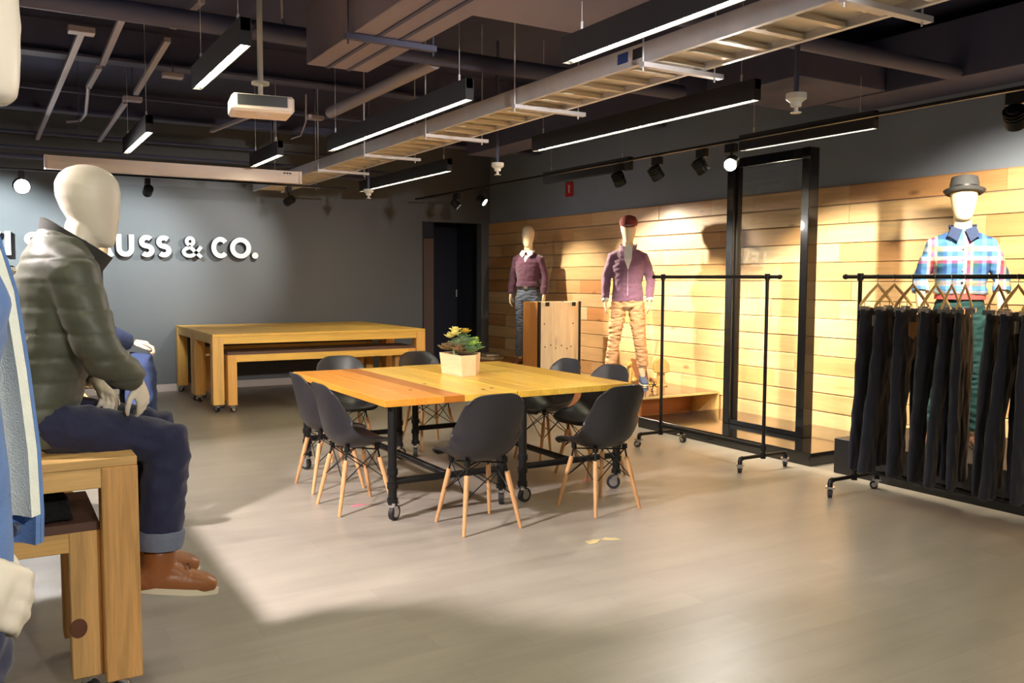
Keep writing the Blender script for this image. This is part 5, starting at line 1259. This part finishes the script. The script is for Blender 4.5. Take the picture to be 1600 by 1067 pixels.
# --- denim jacket figure in the left foreground ---------------------------------------
def ex_denim(t, cuffs):
    def panel(side, mat_out, edge_y, name):
        return None
    # two open front flaps: denim outside, fleece lining inside, each with a waistband and snaps
    for sg in (1, -1):
        rows = []
        for z, hx, fy in ((1.49, 0.10, -0.082), (1.40, 0.135, -0.105), (1.28, 0.145, -0.118), (1.16, 0.145, -0.128), (1.06, 0.145, -0.130), (1.015, 0.145, -0.128)):
            a = V((sg*hx, -0.06 if z < 1.45 else -0.04, z)); out = 0.032 if sg > 0 else -0.012
            b = V((sg*hx*(0.62 if sg > 0 else 0.35), fy-out, z)); rows.append((a, b))
        th = 0.012
        def sheet(off0, off1, name, mat, z0=0, z1=6):
            vs = []; fs = []
            for a, b in rows[z0:z1]:
                for f in range(5):
                    p = a.lerp(b, f/4); nrm = V((sg*0.8, -0.6, 0)).normalized()
                    bulge = nrm*0.02*math.sin(PI*f/4)
                    vs.append(p+bulge+nrm*off0); vs.append(p+bulge+nrm*off1)
            m = z1-z0
            for i in range(m-1):
                for f in range(4):
                    q = (i*5+f)*2; r_ = ((i+1)*5+f)*2
                    fs += [(q, q+2, r_+2, r_), (q+1, r_+1, r_+3, q+3)]
                q = (i*5+4)*2; r_ = ((i+1)*5+4)*2; fs.append((q, q+1, r_+1, r_)); q = (i*5)*2; r_ = ((i+1)*5)*2; fs.append((q+1, q, r_, r_+1))
            for f in range(4):
                q = f*2; fs.append((q, q+1, q+3, q+2)); q = ((m-1)*5+f)*2; fs.append((q, q+2, q+3, q+1))
            return MB().add(vs, fs).build(name, mat, t, smooth=True)
        fl = sheet(0.004, 0.012, 'front_flap', 'denim_blue'); sheet(-0.018, 0.003, 'fleece_lining', 'sherpa', 0, 5); sheet(-0.008, 0.003, 'waistband', 'denim_blue', 4, 6)
        for k in range(5):
            z = 1.43-0.1*k
            b = min(rows, key=lambda r_: abs(r_[0].z-z))[1]; p = V((b.x+sg*0.012, b.y+0.012, z)); nrm = V((sg*0.8, -0.6, 0)).normalized()
            MB().cyl(p+nrm*0.010, p+nrm*0.02, 0.008, n=10).build('snap', 'chrome', fl)
        a, b = rows[5]; MB().cyl(a.lerp(b, 0.72)+V((0, 0, 0.025))-V((sg*0.8, -0.6, 0))*0.012, a.lerp(b, 0.72)+V((0, 0, 0.025))-V((sg*0.8, -0.6, 0))*0.0, 0.009, n=10).build('snap', 'chrome', fl)
    collar(t, 'sherpa', 1.50, 0.085, 0.075, 1.35, 0.6, 'fleece_collar')
ad = dict(l=dict(el=(0.25, 0.06, 1.17), wr=(0.17, -0.07, 1.03), hd=(-0.25, -0.5, -0.75), palm=(-0.6, 0.3, -0.6), th=1, curl=0.6), r=dict(el=(-0.26, 0.12, 1.19), wr=(-0.225, -0.03, 1.085), hd=(0.1, -0.85, -0.45), palm=(0.9, 0.2, -0.4), th=-1, curl=0.75))
standing((-0.112, 1.45, 0.0), R(90), 1.92, 'mannequin in an open blue denim jacket with pale fleece lining at the left edge', dict(mat='denim_blue', hem=1.04, ease=0.84, name='denim_jacket'), dict(mat='denim_dark', top=1.04), 'skin_white', ad, 0.1, (0.0, -1, 0), ex_denim, head_y=-0.066, head_z=1.785, hs=1.02)
